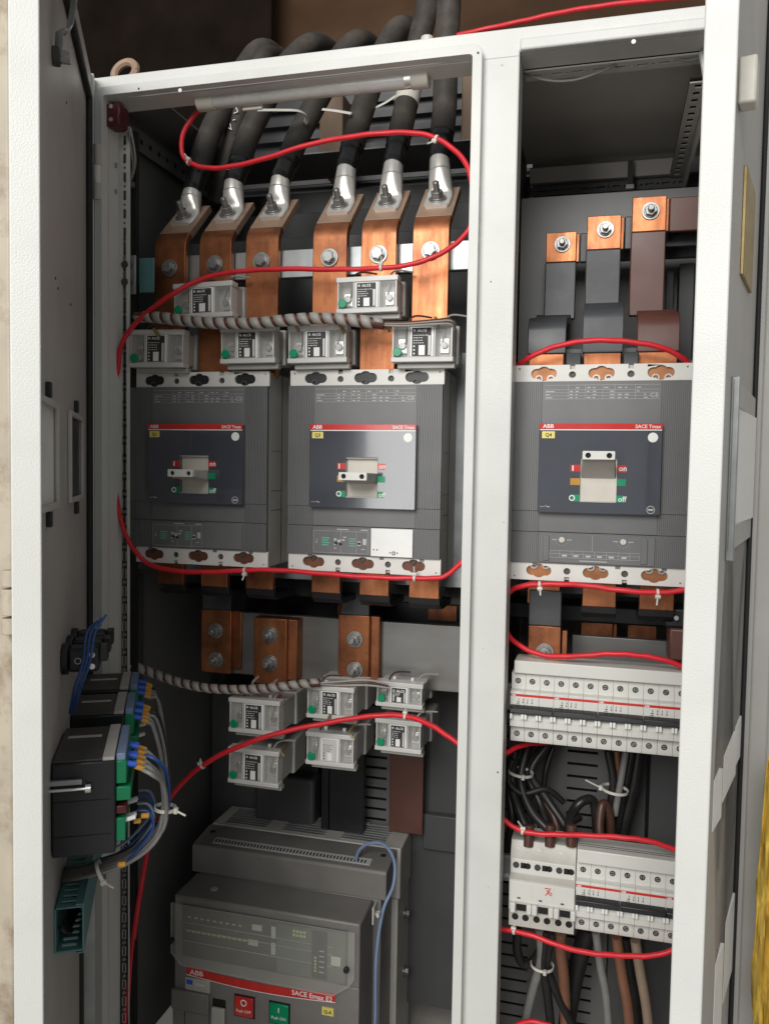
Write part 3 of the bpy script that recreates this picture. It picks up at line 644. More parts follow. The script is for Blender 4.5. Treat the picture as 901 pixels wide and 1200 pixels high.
    hx0, hx1 = hw[0]+.001, hw[1]-.001
    z0 = .126 if toggle == 'mid' else .136
    dz = zc-z0
    def quad(xa, xb, y, zlo, zhi): return [(xa, y, zlo), (xb, y, zlo), (xb, y, zhi), (xa, y, zhi)]
    A = quad(hx0, hx1, wy+.001, z0-.008, z0+.006); Bq = quad(hx0+.002, hx1-.002, yt, zc-.0045, zc+.005)
    b.add(A+Bq, [(0, 1, 2, 3), (7, 6, 5, 4), (0, 4, 5, 1), (1, 5, 6, 2), (2, 6, 7, 3), (3, 7, 4, 0)])
    b.build('toggle_handle', 'side_grey', t, .0012)
    b = MB(); b.plate(rrect(hx0+.002, hx1-.002, zc-.0048, zc+.0052, .001, 2), [circ(x, zc, .0032, 14)[::-1] for x in (hx0+.0085, hx1-.0085)], (0, yt-.0006, 0), (1, 0, 0), (0, 0, 1), .004); b.build('toggle_cap', 'plate', t, .0005)
    for x in (hx0+.0085, hx1-.0085): MB().cyl((x, yt-.0005, zc), (x, yt-.0008, zc), .0031, n=14).build('toggle_hole', 'hole', t)  # dark discs put in so the cap holes look shaded
    # trip unit
    ty = -.0042
    MB().box(.0365, .1735, ty, -.002, .0235, .0595).build('trip_unit', 'cover', t, .0006)
    g = MB(); gg = MB(); ty -= .0003
    if trip == 'dial':
        for x in (.0445, .161): MB().box(x-.004, x+.004, ty-.001, ty+.001, .0255, .057).build('trip_end', 'cover', t, .0008)
        for x in (.0635, .1365):
            MB().cyl((x, ty+.001, .0522), (x, ty-.0012, .0522), .0036, n=20).build('setting_dial', 'cream', t, .0004); g.box(x-.0004, x+.0004, ty-.0014, ty-.001, .0494, .055)
            for s in (-1, 1): g.box(x+s*.009-.003, x+s*.009+.003, ty, ty+.0003, .0518, .0526)
            for k in range(7):
                aa = math.pi*(1.05+.9*k/6); g.box(x+.0075*math.cos(aa)-.0003, x+.0075*math.cos(aa)+.0003, ty, ty+.0003, .0522+.0075*math.sin(aa)-.0003, .0522+.0075*math.sin(aa)+.0003)
        for z in (.030, .0345, .0385): g.box(.049, .1565, ty, ty+.0003, z, z+.0003)
        for x in (.049, .061, .076, .0895, .103, .117, .131, .1445, .1562): g.box(x, x+.0003, ty, ty+.0003, .030, .0388)
        for x in (.064, .078, .0925, .106, .12, .135): g.box(x, x+.006, ty, ty+.0003, .0315, .0338)
        g.box(.085, .118, ty, ty+.0003, .0262, .0272); g.box(.1, .1003, ty, ty+.0003, .039, .058)
    else:
        for z in (.0255, .0545): g.box(.037, .113, ty, ty+.0003, z, z+.0003)
        for x in (.037, .0755, .097, .113): g.box(x, x+.0003, ty, ty+.0003, .0255, .0548)
        for r in range(4):
            gg.box(.049, .058+.002*(r % 2), ty, ty+.0003, .035+r*.0031, .0366+r*.0031); gg.box(.087, .0955, ty, ty+.0003, .035+r*.0031, .0364+r*.0031)
        for x, z, wd, hh in ((.0405, .0425, .003, .0006), (.0405, .0385, .002, .0018), (.066, .036, .0035, .0015), (.066, .042, .0035, .003), (.071, .040, .004, .0035), (.077, .042, .004, .002), (.079, .046, .004, .0015), (.099, .036, .004, .006), (.106, .0375, .005, .008), (.104, .031, .005, .001), (.066, .0315, .004, .001), (.07, .0565, .016, .0012), (.103, .0565, .010, .0012)):
            g.box(x, x+wd, ty, ty+.0003, z, z+hh)
        for x, z in ((.069, .0385), (.0755, .0375), (.101, .039)): MB().cyl((x, ty+.0006, z), (x, ty-.0004, z), .0018, n=10).build('setting_switch', 'hole', t)
        if trip == 'sticker':
            MB().box(.1175, .1735, ty-.0014, ty+.0004, .0235, .0602).build('blank_label', 'white', t, .0003)
            b = MB(); b.ring((.1485, ty-.0012, .0285), (.1485, ty-.0018, .0285), .0026, .0014, 14)
            for x in (.1435, .1535, .1215, .1262): b.cyl((x, ty-.0012, .0290 if x > .13 else .0322), (x, ty-.0018, .0290 if x > .13 else .0322), .0010, n=8)
            b.build('label_print', 'meter_top', t)
        else:
            MB().box(.114, .1735, ty-.0006, ty+.0004, .0245, .0585).build('blank_cover', 'cover', t, .0004)
        gg.build('green_print', 'print_green', t)['kind'] = 'stuff'
    g.build('trip_print', 'print', t)
    # outgoing bars below
    for k, x in enumerate((.040, .110, .180)):
        MB().box(x-.021, x+.021, .04, .050, -.036, .003).build('terminal_bar', 'copper', t, .001)
        if not (lx and k == 0): barpath([(.046, -.0345), (.048, -.042), (.056, -.0475), (.07, -.049), (.13, -.0500)], x-.0215, x+.0215, .009, 'bar_sleeve', 'sleeve_black', t, .002)
    return t
breaker(OL, -.002, 'leftmost moulded case breaker, toggle at middle, pale Q1 name label', 'Q1', 'mid', 'elec', False)
breaker(OC, -.002, 'middle moulded case breaker with blank white sticker on its trip unit', 'Q3', 'mid', 'sticker', False)
breaker(0, 0, 'right-hand moulded case breaker, toggle up at on, label Q4', 'Q4', 'up', 'dial', True)
for x0, x1, nm in ((-.562, -.541, 'left'), (-.018, -.003, 'mid')):
    pass
o = MB(); o.box(P(142, 500, .05).x, -.5, .05, .056, -.02, .27); o = o.build('insulating_plate', 'sleeve_black', None, .001); tag(o, 'black insulating plate behind the left edge of the leftmost breaker', 'plate')
o = MB().box(-.53, -.05, .103, .106, -.03, .30).build('mounting_plate', 'galv', None, .001); tag(o, 'galvanised mounting plate behind the left and middle breakers', 'plate')
o = MB().box(-.02, .245, .103, .106, -.03, .285).build('mounting_plate', 'panel', None, .001); tag(o, 'grey mounting plate behind the right-hand breaker', 'plate')

# ================================================================== CURRENT TRANSFORMERS
def ct(x, y, z, label, wd, ht, dep, pale=False, group='current transformers above the breakers', dot=True):
    t = thing('current_transformer', label, 'transformer', (x, y, z), group=group); ro = random.Random(label)
    t.rotation_euler = (R_(ro.uniform(-.6, .6)), R_(ro.uniform(-1, 1)), R_(ro.uniform(-1.5, 1.5)))
    for xc in (wd*.2, wd*.8):
        MB().tube([(xc, .012, ht*.45), (xc+.002, .010, ht*.75), (xc+.004, .013, ht+.006), (xc+.012, .020, ht+.013), (xc+.03, .03, ht+.012)], .0013, 8, 5).build('lead', 'wire_brown' if xc < wd/2 else 'wrap', t)
    MB().box(.001, wd-.001, .016, dep*.55, .001, ht-.001).build('housing', 'ct', t, .0015)
    MB().box(.003, wd+.002, dep*.55, dep, -.003, ht+.002).build('rear_housing', 'ct', t, .002)
    for z0, z1 in ((ht-.004, ht+.003), (-.003, .0035)):
        MB().box(-.0005, wd+.0005, .0, .018, z0, z1).build('rim', 'ct_rim', t, .001)
    MB().box(.006, wd+.001, .010, .022, -.010, -.0032).build('foot', 'ct', t, .001)
    lx0, lx1 = wd*.30, wd*.685
    MB().box(lx0, lx1, .001, .016, .0036, ht-.0041).build('label_holder', 'white', t, .0008)
    yl = .0004
    a0, a1 = lx0+.003, lx1-.003
    MB().box(a0, a1, yl, .002, .0045, ht-.0055).build('type_label', 'ct_rim' if pale else 'ink', t)
    g = MB(); rr = random.Random(int(x*1e4)); zt = ht-.0055; hh = zt-.0045
    for r in range(4):
        xx = a0+.0018
        while xx < a0+(a1-a0)*(.72 if r else .9)-.004:
            q = rr.uniform(.0008, .0026); g.box(xx, min(xx+q, a1-.001), yl-.0002, yl+.0004, zt-hh*(.28+.09*r), zt-hh*(.28+.09*r)+.0008); xx += q+.0012
    for r in range(3): g.box(a0+.002, a0+.0038, yl-.0002, yl+.0004, .0065+r*hh*.13, .0085+r*hh*.13)
    g.build('label_print', 'ink' if pale else 'white', t)
    MB().box(a0+(a1-a0)*.36, a0+(a1-a0)*.68, yl-.0003, yl+.0004, .0055, .0045+hh*.38).build('white_box', 'white', t)
    MB().box(a0+(a1-a0)*.85, a1-.0005, yl-.0003, yl+.0004, .0055, .0045+hh*.72).build('side_label', 'ct_rim', t)
    if not pale: text('ALCE', .0044, a0+.0068, yl-.0003, zt-.0050, 'white', t, bold=.02, sx=1.15)
    if not pale: MB().ring((a0+.0030, yl, zt-.0034), (a0+.0030, yl-.0003, zt-.0034), .0015, .0007, 10).build('maker_mark', 'white', t)
    for xa, xb in ((.0012, lx0-.0005), (lx1+.0005, wd-.0012)):
        xc = (xa+xb)/2
        MB().box(xa, xb, .0015, .0027, .0036, ht-.0041).build('clear_cover', 'clear', t)
        MB().box(xa, xa+.0015, .0012, .016, .0036, ht-.0041).build('cover_edge', 'ct_rim', t)
        MB().box(xb-.0015, xb, .0012, .016, .0036, ht-.0041).build('cover_edge', 'ct_rim', t)
        MB().cyl((xc, .016, ht*.42), (xc, .0085, ht*.42), .0046, n=14).build('terminal_screw', 'zinc', t, .0006)
        MB().box(xc-.006, xc+.006, .0125, .0155, ht*.2, ht*.62).build('terminal_clamp', 'tin', t, .0008)
    if dot: MB().cyl((.0085, .0012, .0095), (.0085, -.0022, .0095), .0058, n=18).build('green_stud', 'green', t, .0008)
    for xc in (wd*.33, wd*.72): MB().cyl((xc, .02, ht+.002), (xc, .02, ht+.0065), .0026, n=10).build('screw_head', 'white', t, .0005)
    return t
def ctp(pl, pr, pt, pb, Y, label, dep, **k):
    a = P(pl, pb, Y); c = P(pr, pt, Y); d = P(pr, pb, Y)
    ct(a.x, Y, (a.z+d.z)/2, label, c.x-a.x, c.z-d.z, dep, **k)
ctp(203, 273, 333.5, 370.5, -.02, 'current transformer above the leftmost breaker, on the upper row', .062)
ctp(394, 466, 326, 364, -.02, 'current transformer with bright green stud on the upper row, right', .062)
ctp(151, 214.5, 387.5, 427, -.02, 'lower row current transformer nearest the left jamb', .062)
ctp(258, 322, 384.5, 423, -.02, 'lower row current transformer above the leftmost breaker, right end', .062)
ctp(337, 406, 383.5, 422.5, -.02, 'lower row current transformer above the middle breaker, left end', .062)
ctp(458, 531, 378, 421, -.02, 'lower row current transformer nearest the centre mullion', .062)
G2 = dict(group='current transformers below the busbar')
ctp(268, 328, 822, 858, .03, 'lower compartment transformer at upper left, under the spiral-wrapped harness', .11, **G2)
ctp(359, 415, 807, 841, .05, 'lower compartment transformer at upper middle, under the copper dropper', .11, **G2)
ctp(440, 495, 802, 827, .09, 'lower compartment transformer tucked under the grey busbar, upper right', .11, **G2)
ctp(267, 326, 880, 918, .03, 'lower compartment transformer at bottom left, below the red wire', .11, **G2)
ctp(358, 414.5, 862, 896, .05, 'lower compartment transformer with a pale label, bottom middle', .11, pale=True, **G2)
ctp(439, 494, 846, 879, .09, 'lower compartment transformer at bottom right, under the red wire', .11, **G2)

# ================================================================== LOWER LEFT BUSBARS
t = thing('main_busbar', 'wide grey horizontal busbar below the breakers', 'busbar', (-.3, .16, -.14), world=True)
MB().box(-.50, -.035, .140, .150, -.190, -.092).build('bar', 'busbar_grey', t, .001)
t = thing('rear_busbar', 'dark copper busbar half hidden behind the grey busbar', 'busbar', (-.3, .24, -.1), world=True)
MB().box(-.52, -.035, .23, .24, -.17, -.075).build('bar', 'sleeve_black', t, .001)
MB().box(-.30, -.255, .222, .23, -.10, -.06).build('copper_patch', 'copper', t); MB().box(-.15, -.105, .222, .23, -.10, -.06).build('copper_patch', 'copper', t)
for (pa, pb, yt, yb, Yd, bx, lbl, clr) in ((236, 271, 716, 787, .125, (253.5, 739, 773), 'dark copper dropper plate at left of the grey busbar', 1), (298, 336, 726, 800, .105, (316.5, 744, 777), 'double-bolted copper dropper plate left of centre on the grey busbar', 0), (397.5, 433, 722, 801, .115, (416, 749, 785), 'double-bolted copper dropper plate on the middle of the grey busbar', 2)):
    a = P(pa, yb, Yd); c = P(pb, yt, Yd); xc = (a.x+c.x)/2
    t = thing('dropper_plate', lbl, 'busbar', (xc, Yd, a.z), group='copper droppers on the grey busbar', world=True)
    MB().box(a.x, c.x, Yd, Yd+.010, a.z, c.z).build('plate', 'copper', t, .001)
    MB().box(a.x-.006, c.x+.013, Yd+.0102, .1398, a.z+.006, c.z-.002).build('packing_plate', 'copper', t, .001)
    if clr:
        MB().box(a.x+.001, c.x-.001, Yd+.0005, Yd+.0095, c.z+.0002, c.z+.05).build('sleeve', 'sleeve_grey', t, .001)
    for yy in bx[1:]:
        q = P(bx[0], yy, Yd); hexbolt(t, (q.x, Yd, q.z), (0, -1, 0), .0085, .006, stud=.009)
o = MB(); o.box(-.50, -.05, .16, .20, -.066, -.03); o = o.build('insulated_link_bar', 'sleeve_black', None, .003); tag(o, 'black insulated cross bar under the left and middle breakers', 'busbar')
o = MB(); a = P(385, 880, .25); c = P(425, 1000, .25); o.box(a.x, c.x, .25, .262, -.62, -.29); o.box(a.x-.012, a.x+.004, .25, .262, -.48, -.30); o = o.build('vertical_busbar', 'sleeve_black', None, .001); tag(o, 'black vertical busbar behind the lower transformers', 'busbar')
o = MB(); a = P(457, 880, .27); c = P(495, 960, .27); o.box(a.x, c.x, .27, .28, -.47, -.2); o = o.build('vertical_busbar', 'sleeve_brown', None, .001); tag(o, 'dark maroon vertical busbar behind the lower transformers', 'busbar')
a = P(425, 900, .30); c = P(456, 900, .30)
b = MB(); b.plate(rect(a.x-.01, c.x+.012, -.75, -.2), [rect(a.x+.004, c.x-.004, -.72+.018*i, -.7155+.018*i)[::-1] for i in range(27)], (0, .302, 0), (1, 0, 0), (0, 0, 1), .002); o = b.build('slotted_plate', 'panel', None); tag(o, 'grey slotted plate between the black and maroon vertical busbars', 'plate')
MB().box(-.21, -.03, .30, .302, ZB, -.2).build('rear_plate', 'panel_dark', cab)
MB().box(-.165, -.03, .284, .30, -.5, -.44).build('rear_crossbar', 'panel_dark', cab, .002)
o = MB(); a = P(288, 900, .30); c = P(372, 960, .30); o.box(-.56, c.x, .30, .303, -.66, -.255); o = o.build('rear_plate', 'panel_dark', cab)
o = MB(); b0 = P(335, 905, .28); b1 = P(372, 950, .28); o.box(b0.x-.05, b1.x, .26, .30, b1.z-.12, b0.z); o.build('rear_bracket', 'panel_dark', cab, .006)
# cable duct standing behind the left upright
o = MB(); a = P(157, 700, .06); o.box(a.x-.004, P(165, 700, .06).x, .05, .07, -.2, -.03); o = o.build('insulating_strip', 'panel_dark', None, .001); tag(o, 'dark strip beside the left upright below the leftmost breaker', 'strip')

# ================================================================== AIR CIRCUIT BREAKER
EY = .08
X0 = P(205, 1100, EY).x; X1 = P(422, 1100, EY).x; ZTOP = (P(205, 1047, EY).z+P(422, 1083, EY).z)/2
acb = thing('air_circuit_breaker', 'big dark grey air circuit breaker with clear front cover at bottom left', 'breaker', (X0, EY, ZTOP-.34))
EW = X1-X0; H0 = .34
MB().box(.004, EW+.012, .072, .14, 0, H0+.0008).build('housing', 'cover_acb', acb, .002); MB().box(.004, EW+.022, .140, .236, 0, H0-.032).build('rear_housing', 'side_grey', acb, .002)
MB().box(-.006, EW+.026, .137, .215, H0-.03, H0+.054).build('arc_chamber', 'side_grey', acb, .002)
for k in range(3):
    g = MB(); xa = .014+k*(EW/3+.004)
    for j in range(7): g.box(xa, xa+EW/3-.026, .146+j*.0088, .146+j*.0088+.0055, H0+.0535, H0+.0552)
    g.build('vent_grille', 'galv', acb)
for k in range(3): MB().cyl((.05+k*EW/3, .209, H0+.054), (.05+k*EW/3, .209, H0+.057), .004, n=14).build('screw', 'side_grey', acb)
# terminal box along the top
MB().prism_x([(.070, H0+.001), (.070, H0+.042), (.073, H0+.046), (.122, H0+.053), (.1365, H0+.053), (.1365, H0+.001)], -.008, EW+.020).build('terminal_box', 'cover_acb', acb, .0015)
MB().add([(.022, .082, H0+.0468), (EW-.010, .082, H0+.0468), (EW-.010, .098, H0+.0491), (.022, .098, H0+.0491), (.022, .082, H0+.0482), (EW-.010, .082, H0+.0482), (EW-.010, .098, H0+.0505), (.022, .098, H0+.0505)], [(0, 3, 2, 1), (4, 5, 6, 7), (0, 1, 5, 4), (1, 2, 6, 5), (2, 3, 7, 6), (3, 0, 4, 7)]).build('terminal_strip', 'print', acb)
n = 46; g = MB()
for k in range(n):
    xx = .025+k*(EW-.040)/n; g.add([(xx, .085, H0+.0487), (xx+.0026, .085, H0+.0487), (xx+.0026, .093, H0+.0499), (xx, .093, H0+.0499)], [(0, 1, 2, 3)])
g.build('terminal_slots', 'hole', acb)['kind'] = 'stuff'
for xx in (.008, EW+.004): MB().cyl((xx, .112, H0+.050), (xx, .112, H0+.0525), .0045, n=14).build('screw', 'black', acb)
MB().cyl((.052, .03, H0-.001), (.052, .03, H0+.0012), .006, n=16).build('screw', 'side_grey', acb)
# front fascia
MB().box(0, EW, -.002, .072, .0, H0).build('front_cover', 'cover_acb', acb, .003)
cz0 = H0-.101
b = MB(); out = [(.003, cz0+.018), (.020, cz0), (EW-.036, cz0-.004), (EW-.012, cz0+.014), (EW-.004, cz0+.026), (EW-.004, H0-.006), (.003, H0-.006)]
MB().box(.016, EW-.018, -.0055, -.002, cz0+.008, H0-.012).build('display_panel', 'meter_top', acb, .001)
b.plate(out, [], (0, -.016, 0), (1, 0, 0), (0, 0, 1), .0022); b.build('clear_cover', 'clear_big', acb, .0008)
b = MB()
for i in range(len(out)):
    p, q = Vector((out[i][0], -.0162, out[i][1])), Vector((out[(i+1) % len(out)][0], -.0162, out[(i+1) % len(out)][1])); b.cyl(p, q, .0012, n=6); 
b.build('cover_rim', 'clear', acb)
MB().box(EW*.575, EW-.02, -.0066, -.0055, cz0+.010, H0-.015).build('trip_display', 'lcd', acb, .0005)
MB().box(EW*.76, EW*.84, -.0072, -.0066, cz0+.012, H0-.017).build('key_panel', 'meter', acb)
g = MB(); gl = MB(); rr = random.Random(5)
for k in range(9):
    g.box(.026+k*.0105, .031+k*.0105, -.0062, -.0054, H0-.031, H0-.0285)
for k in range(14): gl.box(.024+k*.0085, .030+k*.0085, -.0062, -.0054, cz0+.048, cz0+.0515)
for k in range(4):
    for j in range(2): gl.box(EW*.66+k*.0055, EW*.66+.0038+k*.0055, -.0072, -.0064, H0-.031+j*.006, H0-.027+j*.006)
for k in range(5): gl.box(EW*.775, EW*.785, -.0078, -.0070, cz0+.022+k*.005, cz0+.025+k*.005); g.box(EW*.80, EW*.825, -.0078, -.0070, cz0+.022+k*.008, cz0+.0233+k*.008)
for z in (H0-.05, cz0+.033, cz0+.062): g.box(.02, EW-.04, -.0068, -.0054, z, z+.0004)
for x, z in ((EW*.44, H0-.033), (EW*.42, cz0+.044)): g.box(x, x+.016, -.0060, -.0054, z, z+.009)
for x, z in ((EW*.545, H0-.04), (EW*.545, cz0+.036)): g.box(x, x+.007, -.0068, -.0054, z, z+.018)
g.build('legend_print', 'print', acb); gl.build('indicator_leds', 'led', acb)
MB().box(EW*.86, EW*.91, -.0078, -.0066, cz0+.036, cz0+.050).build('small_key', 'side_grey', acb, .0006)
for x in (.006, EW-.014):
    z = H0-.062 if x < .1 else cz0+.042
    MB().cyl((x, -.018, z), (x, -.024, z), .0042, n=12).build('cover_screw', 'black', acb, .0008)
# red maker band, curved below the clear cover
bz = H0-.121
b = MB(); n = 24; prof = []
for k in range(n+1):
    u = k/n; xx = .022+u*(EW-.058); zz = bz+.002-.010*math.sin(u*math.pi)*.6
    prof.append((xx, zz))
b.plate([(x, z+.0090) for x, z in prof][::-1]+[(x, z-.0035) for x, z in prof], [], (0, -.002, 0), (1, 0, 0), (0, 0, 1), .0012); b.build('maker_band', 'red', acb)
b = MB(); b.plate([(x, z-.0037) for x, z in prof][::-1]+[(x, z-.0048) for x, z in prof], [], (0, -.002, 0), (1, 0, 0), (0, 0, 1), .001); b.build('white_line', 'white', acb)
text('ABB', .011, .028, -.0034, bz-.0005, 'white', acb, bold=.01, sx=1.15)
text('SACE Emax E2', .0105, EW-.040, -.0034, bz-.002, 'white', acb, bold=.015, align='RIGHT')
MB().box(.020, .062, -.004, -.0019, bz-.026, bz-.006).build('boost_panel', 'side_grey', acb, .001)
MB().box(.023, .033, -.0048, -.0039, bz-.016, bz-.009).build('blue_key', 'term_blue', acb)
text('Vg Reset', .0045, .037, -.0042, bz-.0155, 'white', acb)
for nm, xa, sym, word, m in (('off_button', EW*.345, 'O', 'Push OFF', 'red'), ('on_button', EW*.535, 'I', 'Push ON', 'green')):
    zb = bz-.052
    MB().box(xa-.001, xa+.033, -.0024, -.0018, zb-.001, zb+.034).build('button_well', 'hole', acb)
    o = MB().box(xa+.001, xa+.031, -.006, -.0022, zb+.002, zb+.032).build(nm, m, acb, .001)
    if sym == 'O': r = MB(); r.ring((xa+.016, -.0058, zb+.024), (xa+.016, -.0064, zb+.024), .0052, .0036, 22); r.build('off_symbol', 'white', o)
    else: text('I', .011, xa+.016, -.0064, zb+.0195, 'white', o, bold=.02, align='CENTER')
    text(word, .0062, xa+.016, -.0064, zb+.009, 'white', o, align='CENTER', bold=.01)
MB().box(EW-.056, EW-.038, -.0034, -.0019, bz-.024, bz-.012).build('name_label', 'yellow', acb); text('Q.A', .007, EW-.047, -.0037, bz-.0208, 'ink', acb, bold=.02, align='CENTER')
MB().box(-.0015, .062, -.009, -.0019, bz-.058, bz-.0262).build('handle_block', 'cover_acb', acb, .002)
MB().box(.066, .088, -.0024, -.0018, bz-.070, bz-.032).build('handle_recess', 'hole', acb); MB().box(.066, .088, -.008, -.0018, bz-.16, bz-.044).build('charging_lever', 'side_grey', acb, .002)
MB().box(.0, .02, -.006, -.0019, bz-.2, bz-.0585).build('lower_fascia', 'cover_acb', acb, .001); MB().box(.021, .061, -.006, -.0019, bz-.2, bz-.0585).build('lower_fascia', 'cover_acb', acb, .001)
MB().box(EW-.032, EW+.001, -.0045, -.0019, 0, cz0+.006).build('side_fascia', 'cover_acb', acb, .002)
for zz in (.02, .16, .26): hexbolt(acb, (EW+.022, .19, zz), (1, 0, 0), .006, .005, m='zinc')
# pale blue lead of the air breaker with its adhesive mounts
lead = thing('control_lead', 'pale blue-grey control lead looping down the air circuit breaker side', 'wire', (X0, EY, ZTOP-.34))
MB().tube([(EW-.035, .09, H0+.050), (EW-.028, .088, H0+.068), (EW-.012, .088, H0+.080), (EW+.012, .085, H0+.082), (EW+.032, .07, H0+.066), (EW+.036, .05, H0+.038), (EW+.026, .03, H0+.008), (EW+.019, .022, H0-.06), (EW+.019, .022, H0-.16), (EW+.016, .022, H0-.25)], .0026, 10, 7).build('wire', 'wire_palebl', lead)
for z in (H0+.008, H0-.19): MB().box(EW+.0145, EW+.017, .01, .034, z-.013, z+.013).build('cable_mount', 'cap', lead, .001); tie(lead, (EW+.02, .022, z), (0, 0, 1), .003, w=.003)

# ================================================================== RIGHT SECTION: bars above breaker
specs = [('left', .0290, .0700, .150, .4665, .043, 'sleeve_grey', (640, 675.5), (272, 307, 371), (618, 663), .0360),
         ('middle', .0790, .1235, .115, .4790, .05, 'sleeve_grey', (688, 728), (252.5, 292, 357), (682, 730), .105),
         ('right', .1370, .1800, .085, .4930, .05, 'sleeve_brown', (741, 781), (230, 271, 366), (746, 796), .175)]
for nm, _, _, Y, _, _, sm_, (pa, pb), (ya, ym, yb), (qa, qb), _ in specs:
    a = P(pa, ya, Y); b_ = P(pb, ya, Y); zt = (a.z+b_.z)/2; zm = P((pa+pb)/2, ym, Y).z; zl = P((pa+pb)/2, yb, Y).z
    xc = (a.x+b_.x)/2; hw_ = (b_.x-a.x)/2
    t = thing('outgoing_busbar', f'{nm} of three sleeved vertical bars above the right-hand breaker', 'busbar', (xc, Y, .26), group='sleeved bars above the right-hand breaker', world=True)
    MB().box(a.x, b_.x, Y, Y+.008, zm, zt).build('copper_end', 'copper', t, .001)
    MB().box(a.x-.0005, b_.x+.0005, Y-.0008, Y+.0088, zl-.004, zm-.0002).build('sleeve', sm_, t, .0015)
    c0 = P(qa, 400, .03); c1 = P(qb, 400, .03); zk = P((qa+qb)/2, yb+5, .03).z
    barpath([(Y+.004, zl), (Y-.004, zl-.006), (.046, zk+.002), (.038, zk-.004), (.034, zk-.013), (.034, .286)], c0.x, c1.x, .0095, 'lower_sleeve', sm_, t, .0012)
    MB().box(c0.x+.002, c1.x-.002, .030, .038, .255, .2858).build('copper_tail', 'copper', t, .001)
    q = P((pa+pb)/2+1, (ya+ym)/2-3, Y); hexbolt(t, (q.x, Y, q.z), (0, -1, 0), .0078, .006, stud=.007)
    # horizontal feeder behind, running right
    f = thing('feeder_busbar', f'horizontal feeder bar joined to the {nm} sleeved bar', 'busbar', (b_.x, Y, zt-.02), group='horizontal feeder bars', world=True)
    MB().box(a.x, b_.x+.004, Y+.0085, Y+.017, zm+.001, zt-.001).build('copper_end', 'copper', f, .001)
    MB().box(b_.x+.0045, XR-.004, Y+.0083, Y+.0172, zm+.0005, zt-.0005).build('sleeve', sm_ if nm != 'middle' else 'sleeve_black', f, .0015)
for x in (.0705, .1395):
    o = MB(); o.box(x-.009, x+.009, .02, .10, .25, .285); o.box(x-.012, x+.012, .05, .06, .25, .295); o = o.build('phase_barrier', 'sleeve_grey', None, .001); tag(o, f'dark phase barrier between the {"left and middle" if x < .1 else "middle and right"} bars above the right-hand breaker', 'barrier')
o = MB(); o.box(-.02, .25, .225, .228, .26, .545); o = o.build('rear_mounting_panel', 'panel_mid', cab)
for xa, xb, za, zb in ((.188, .198, .27, .42), (.205, .225, .27, .43)): MB().box(xa, xb, .19, .224, za, zb).build('rear_upright', 'panel_dark', cab, .001)
q = P(512+590-0-590+0, 200, .3)
hexbolt(cab, P(725, 246, .33), (0, -1, 0), .005, .004, m='meter_top').name = 'bolt'
p = P(738, 205, .325); MB().box(p.x-.004, p.x+.004, .322, .33, p.z-.016, p.z+.022).build('rail_clip', 'panel_dark', cab); MB().box(p.x-.006, p.x+.006, .32, .33, p.z-.022, p.z-.016).build('rail_clip', 'tin', cab)
wv = MB(); wv.tube([P(604, 84, .0), P(640, 94, -.004), P(672, 94, -.004), P(704, 84, -.004), P(722, 76, -.002)], .0016, 8, 7); tag(wv.build('lamp_lead', 'wire_grey'), 'thin grey lead sagging under the right section roof', 'wire')
wv = MB(); wv.tube([P(790, 68, .0), P(805, 71, .0), P(822, 67, -.005)], .0016, 8, 7); tag(wv.build('lamp_lead', 'wire_grey'), 'short grey lead beside the white hook', 'wire')
# below the right-hand breaker
t = thing('dropper_plate', 'copper dropper with dark sleeve below the right-hand breaker', 'busbar', (.04, .1, -.1), world=True)
a = P(618, 768, .035); c = P(657, 735, .035); d = P(660, 693, .035)
MB().box(a.x, c.x, .035, .043, -.12, c.z).build('plate', 'copper', t, .001); MB().box(a.x, c.x, .0345, .0435, c.z+.0003, d.z).build('sleeve', 'sleeve_grey', t, .0015)
MB().box(c.x+.001, c.x+.008, .044, .054, -.12, c.z-.006).build('packing_plate', 'copper', t, .001)
q = P(638, 764, .035); hexbolt(t, (q.x, .035, q.z), (0, -1, 0), .008, .006, stud=.008)
o = MB(); o.box(c.x+.012, .235, .115, .125, -.20, P(700, 746, .115).z); o = o.build('main_busbar', 'busbar_grey', None, .001); tag(o, 'grey busbar running behind the upper row of miniature breakers', 'busbar')
o = MB(); a = P(680, 745, .15); c = P(718, 728, .15); o.box(a.x, c.x, .15, .158, a.z-.03, c.z); o.box(c.x, c.x+.006, .158, .165, a.z-.03, c.z-.004); o = o.build('copper_link', 'copper', None, .001); tag(o, 'short copper link below the middle of the right-hand breaker', 'busbar')
o = MB(); a = P(735, 735, .17); c = P(770, 720, .17); o.box(a.x, c.x, .17, .178, a.z-.03, c.z+.002); o = o.build('copper_link', 'copper', None, .001); tag(o, 'dark copper link below the right end of the right-hand breaker', 'busbar')
t = thing('busbar_holder', 'dark brown busbar holder at the right edge below the breaker', 'insulator', (.2, .06, -.1), world=True)
a = P(783, 765, .05); c = P(812, 738, .05); MB().box(a.x, c.x+.02, .05, .10, a.z-.01, c.z).build('body', 'sleeve_brown', t, .003); MB().box(a.x-.006, c.x+.02, .055, .10, c.z, c.z+.025).build('cap', 'sleeve_black', t, .003)
q = P(791, 722, .06); MB().cyl((q.x, .05, q.z), (q.x, .045, q.z), .003, n=8).build('screw', 'tin', t)
o = MB(); o.box(-.02, .235, .14, .2, -.075, -.05); o = o.build('insulated_link_bar', 'sleeve_black', None, .003); tag(o, 'black insulated cross bar under the right-hand breaker', 'busbar')

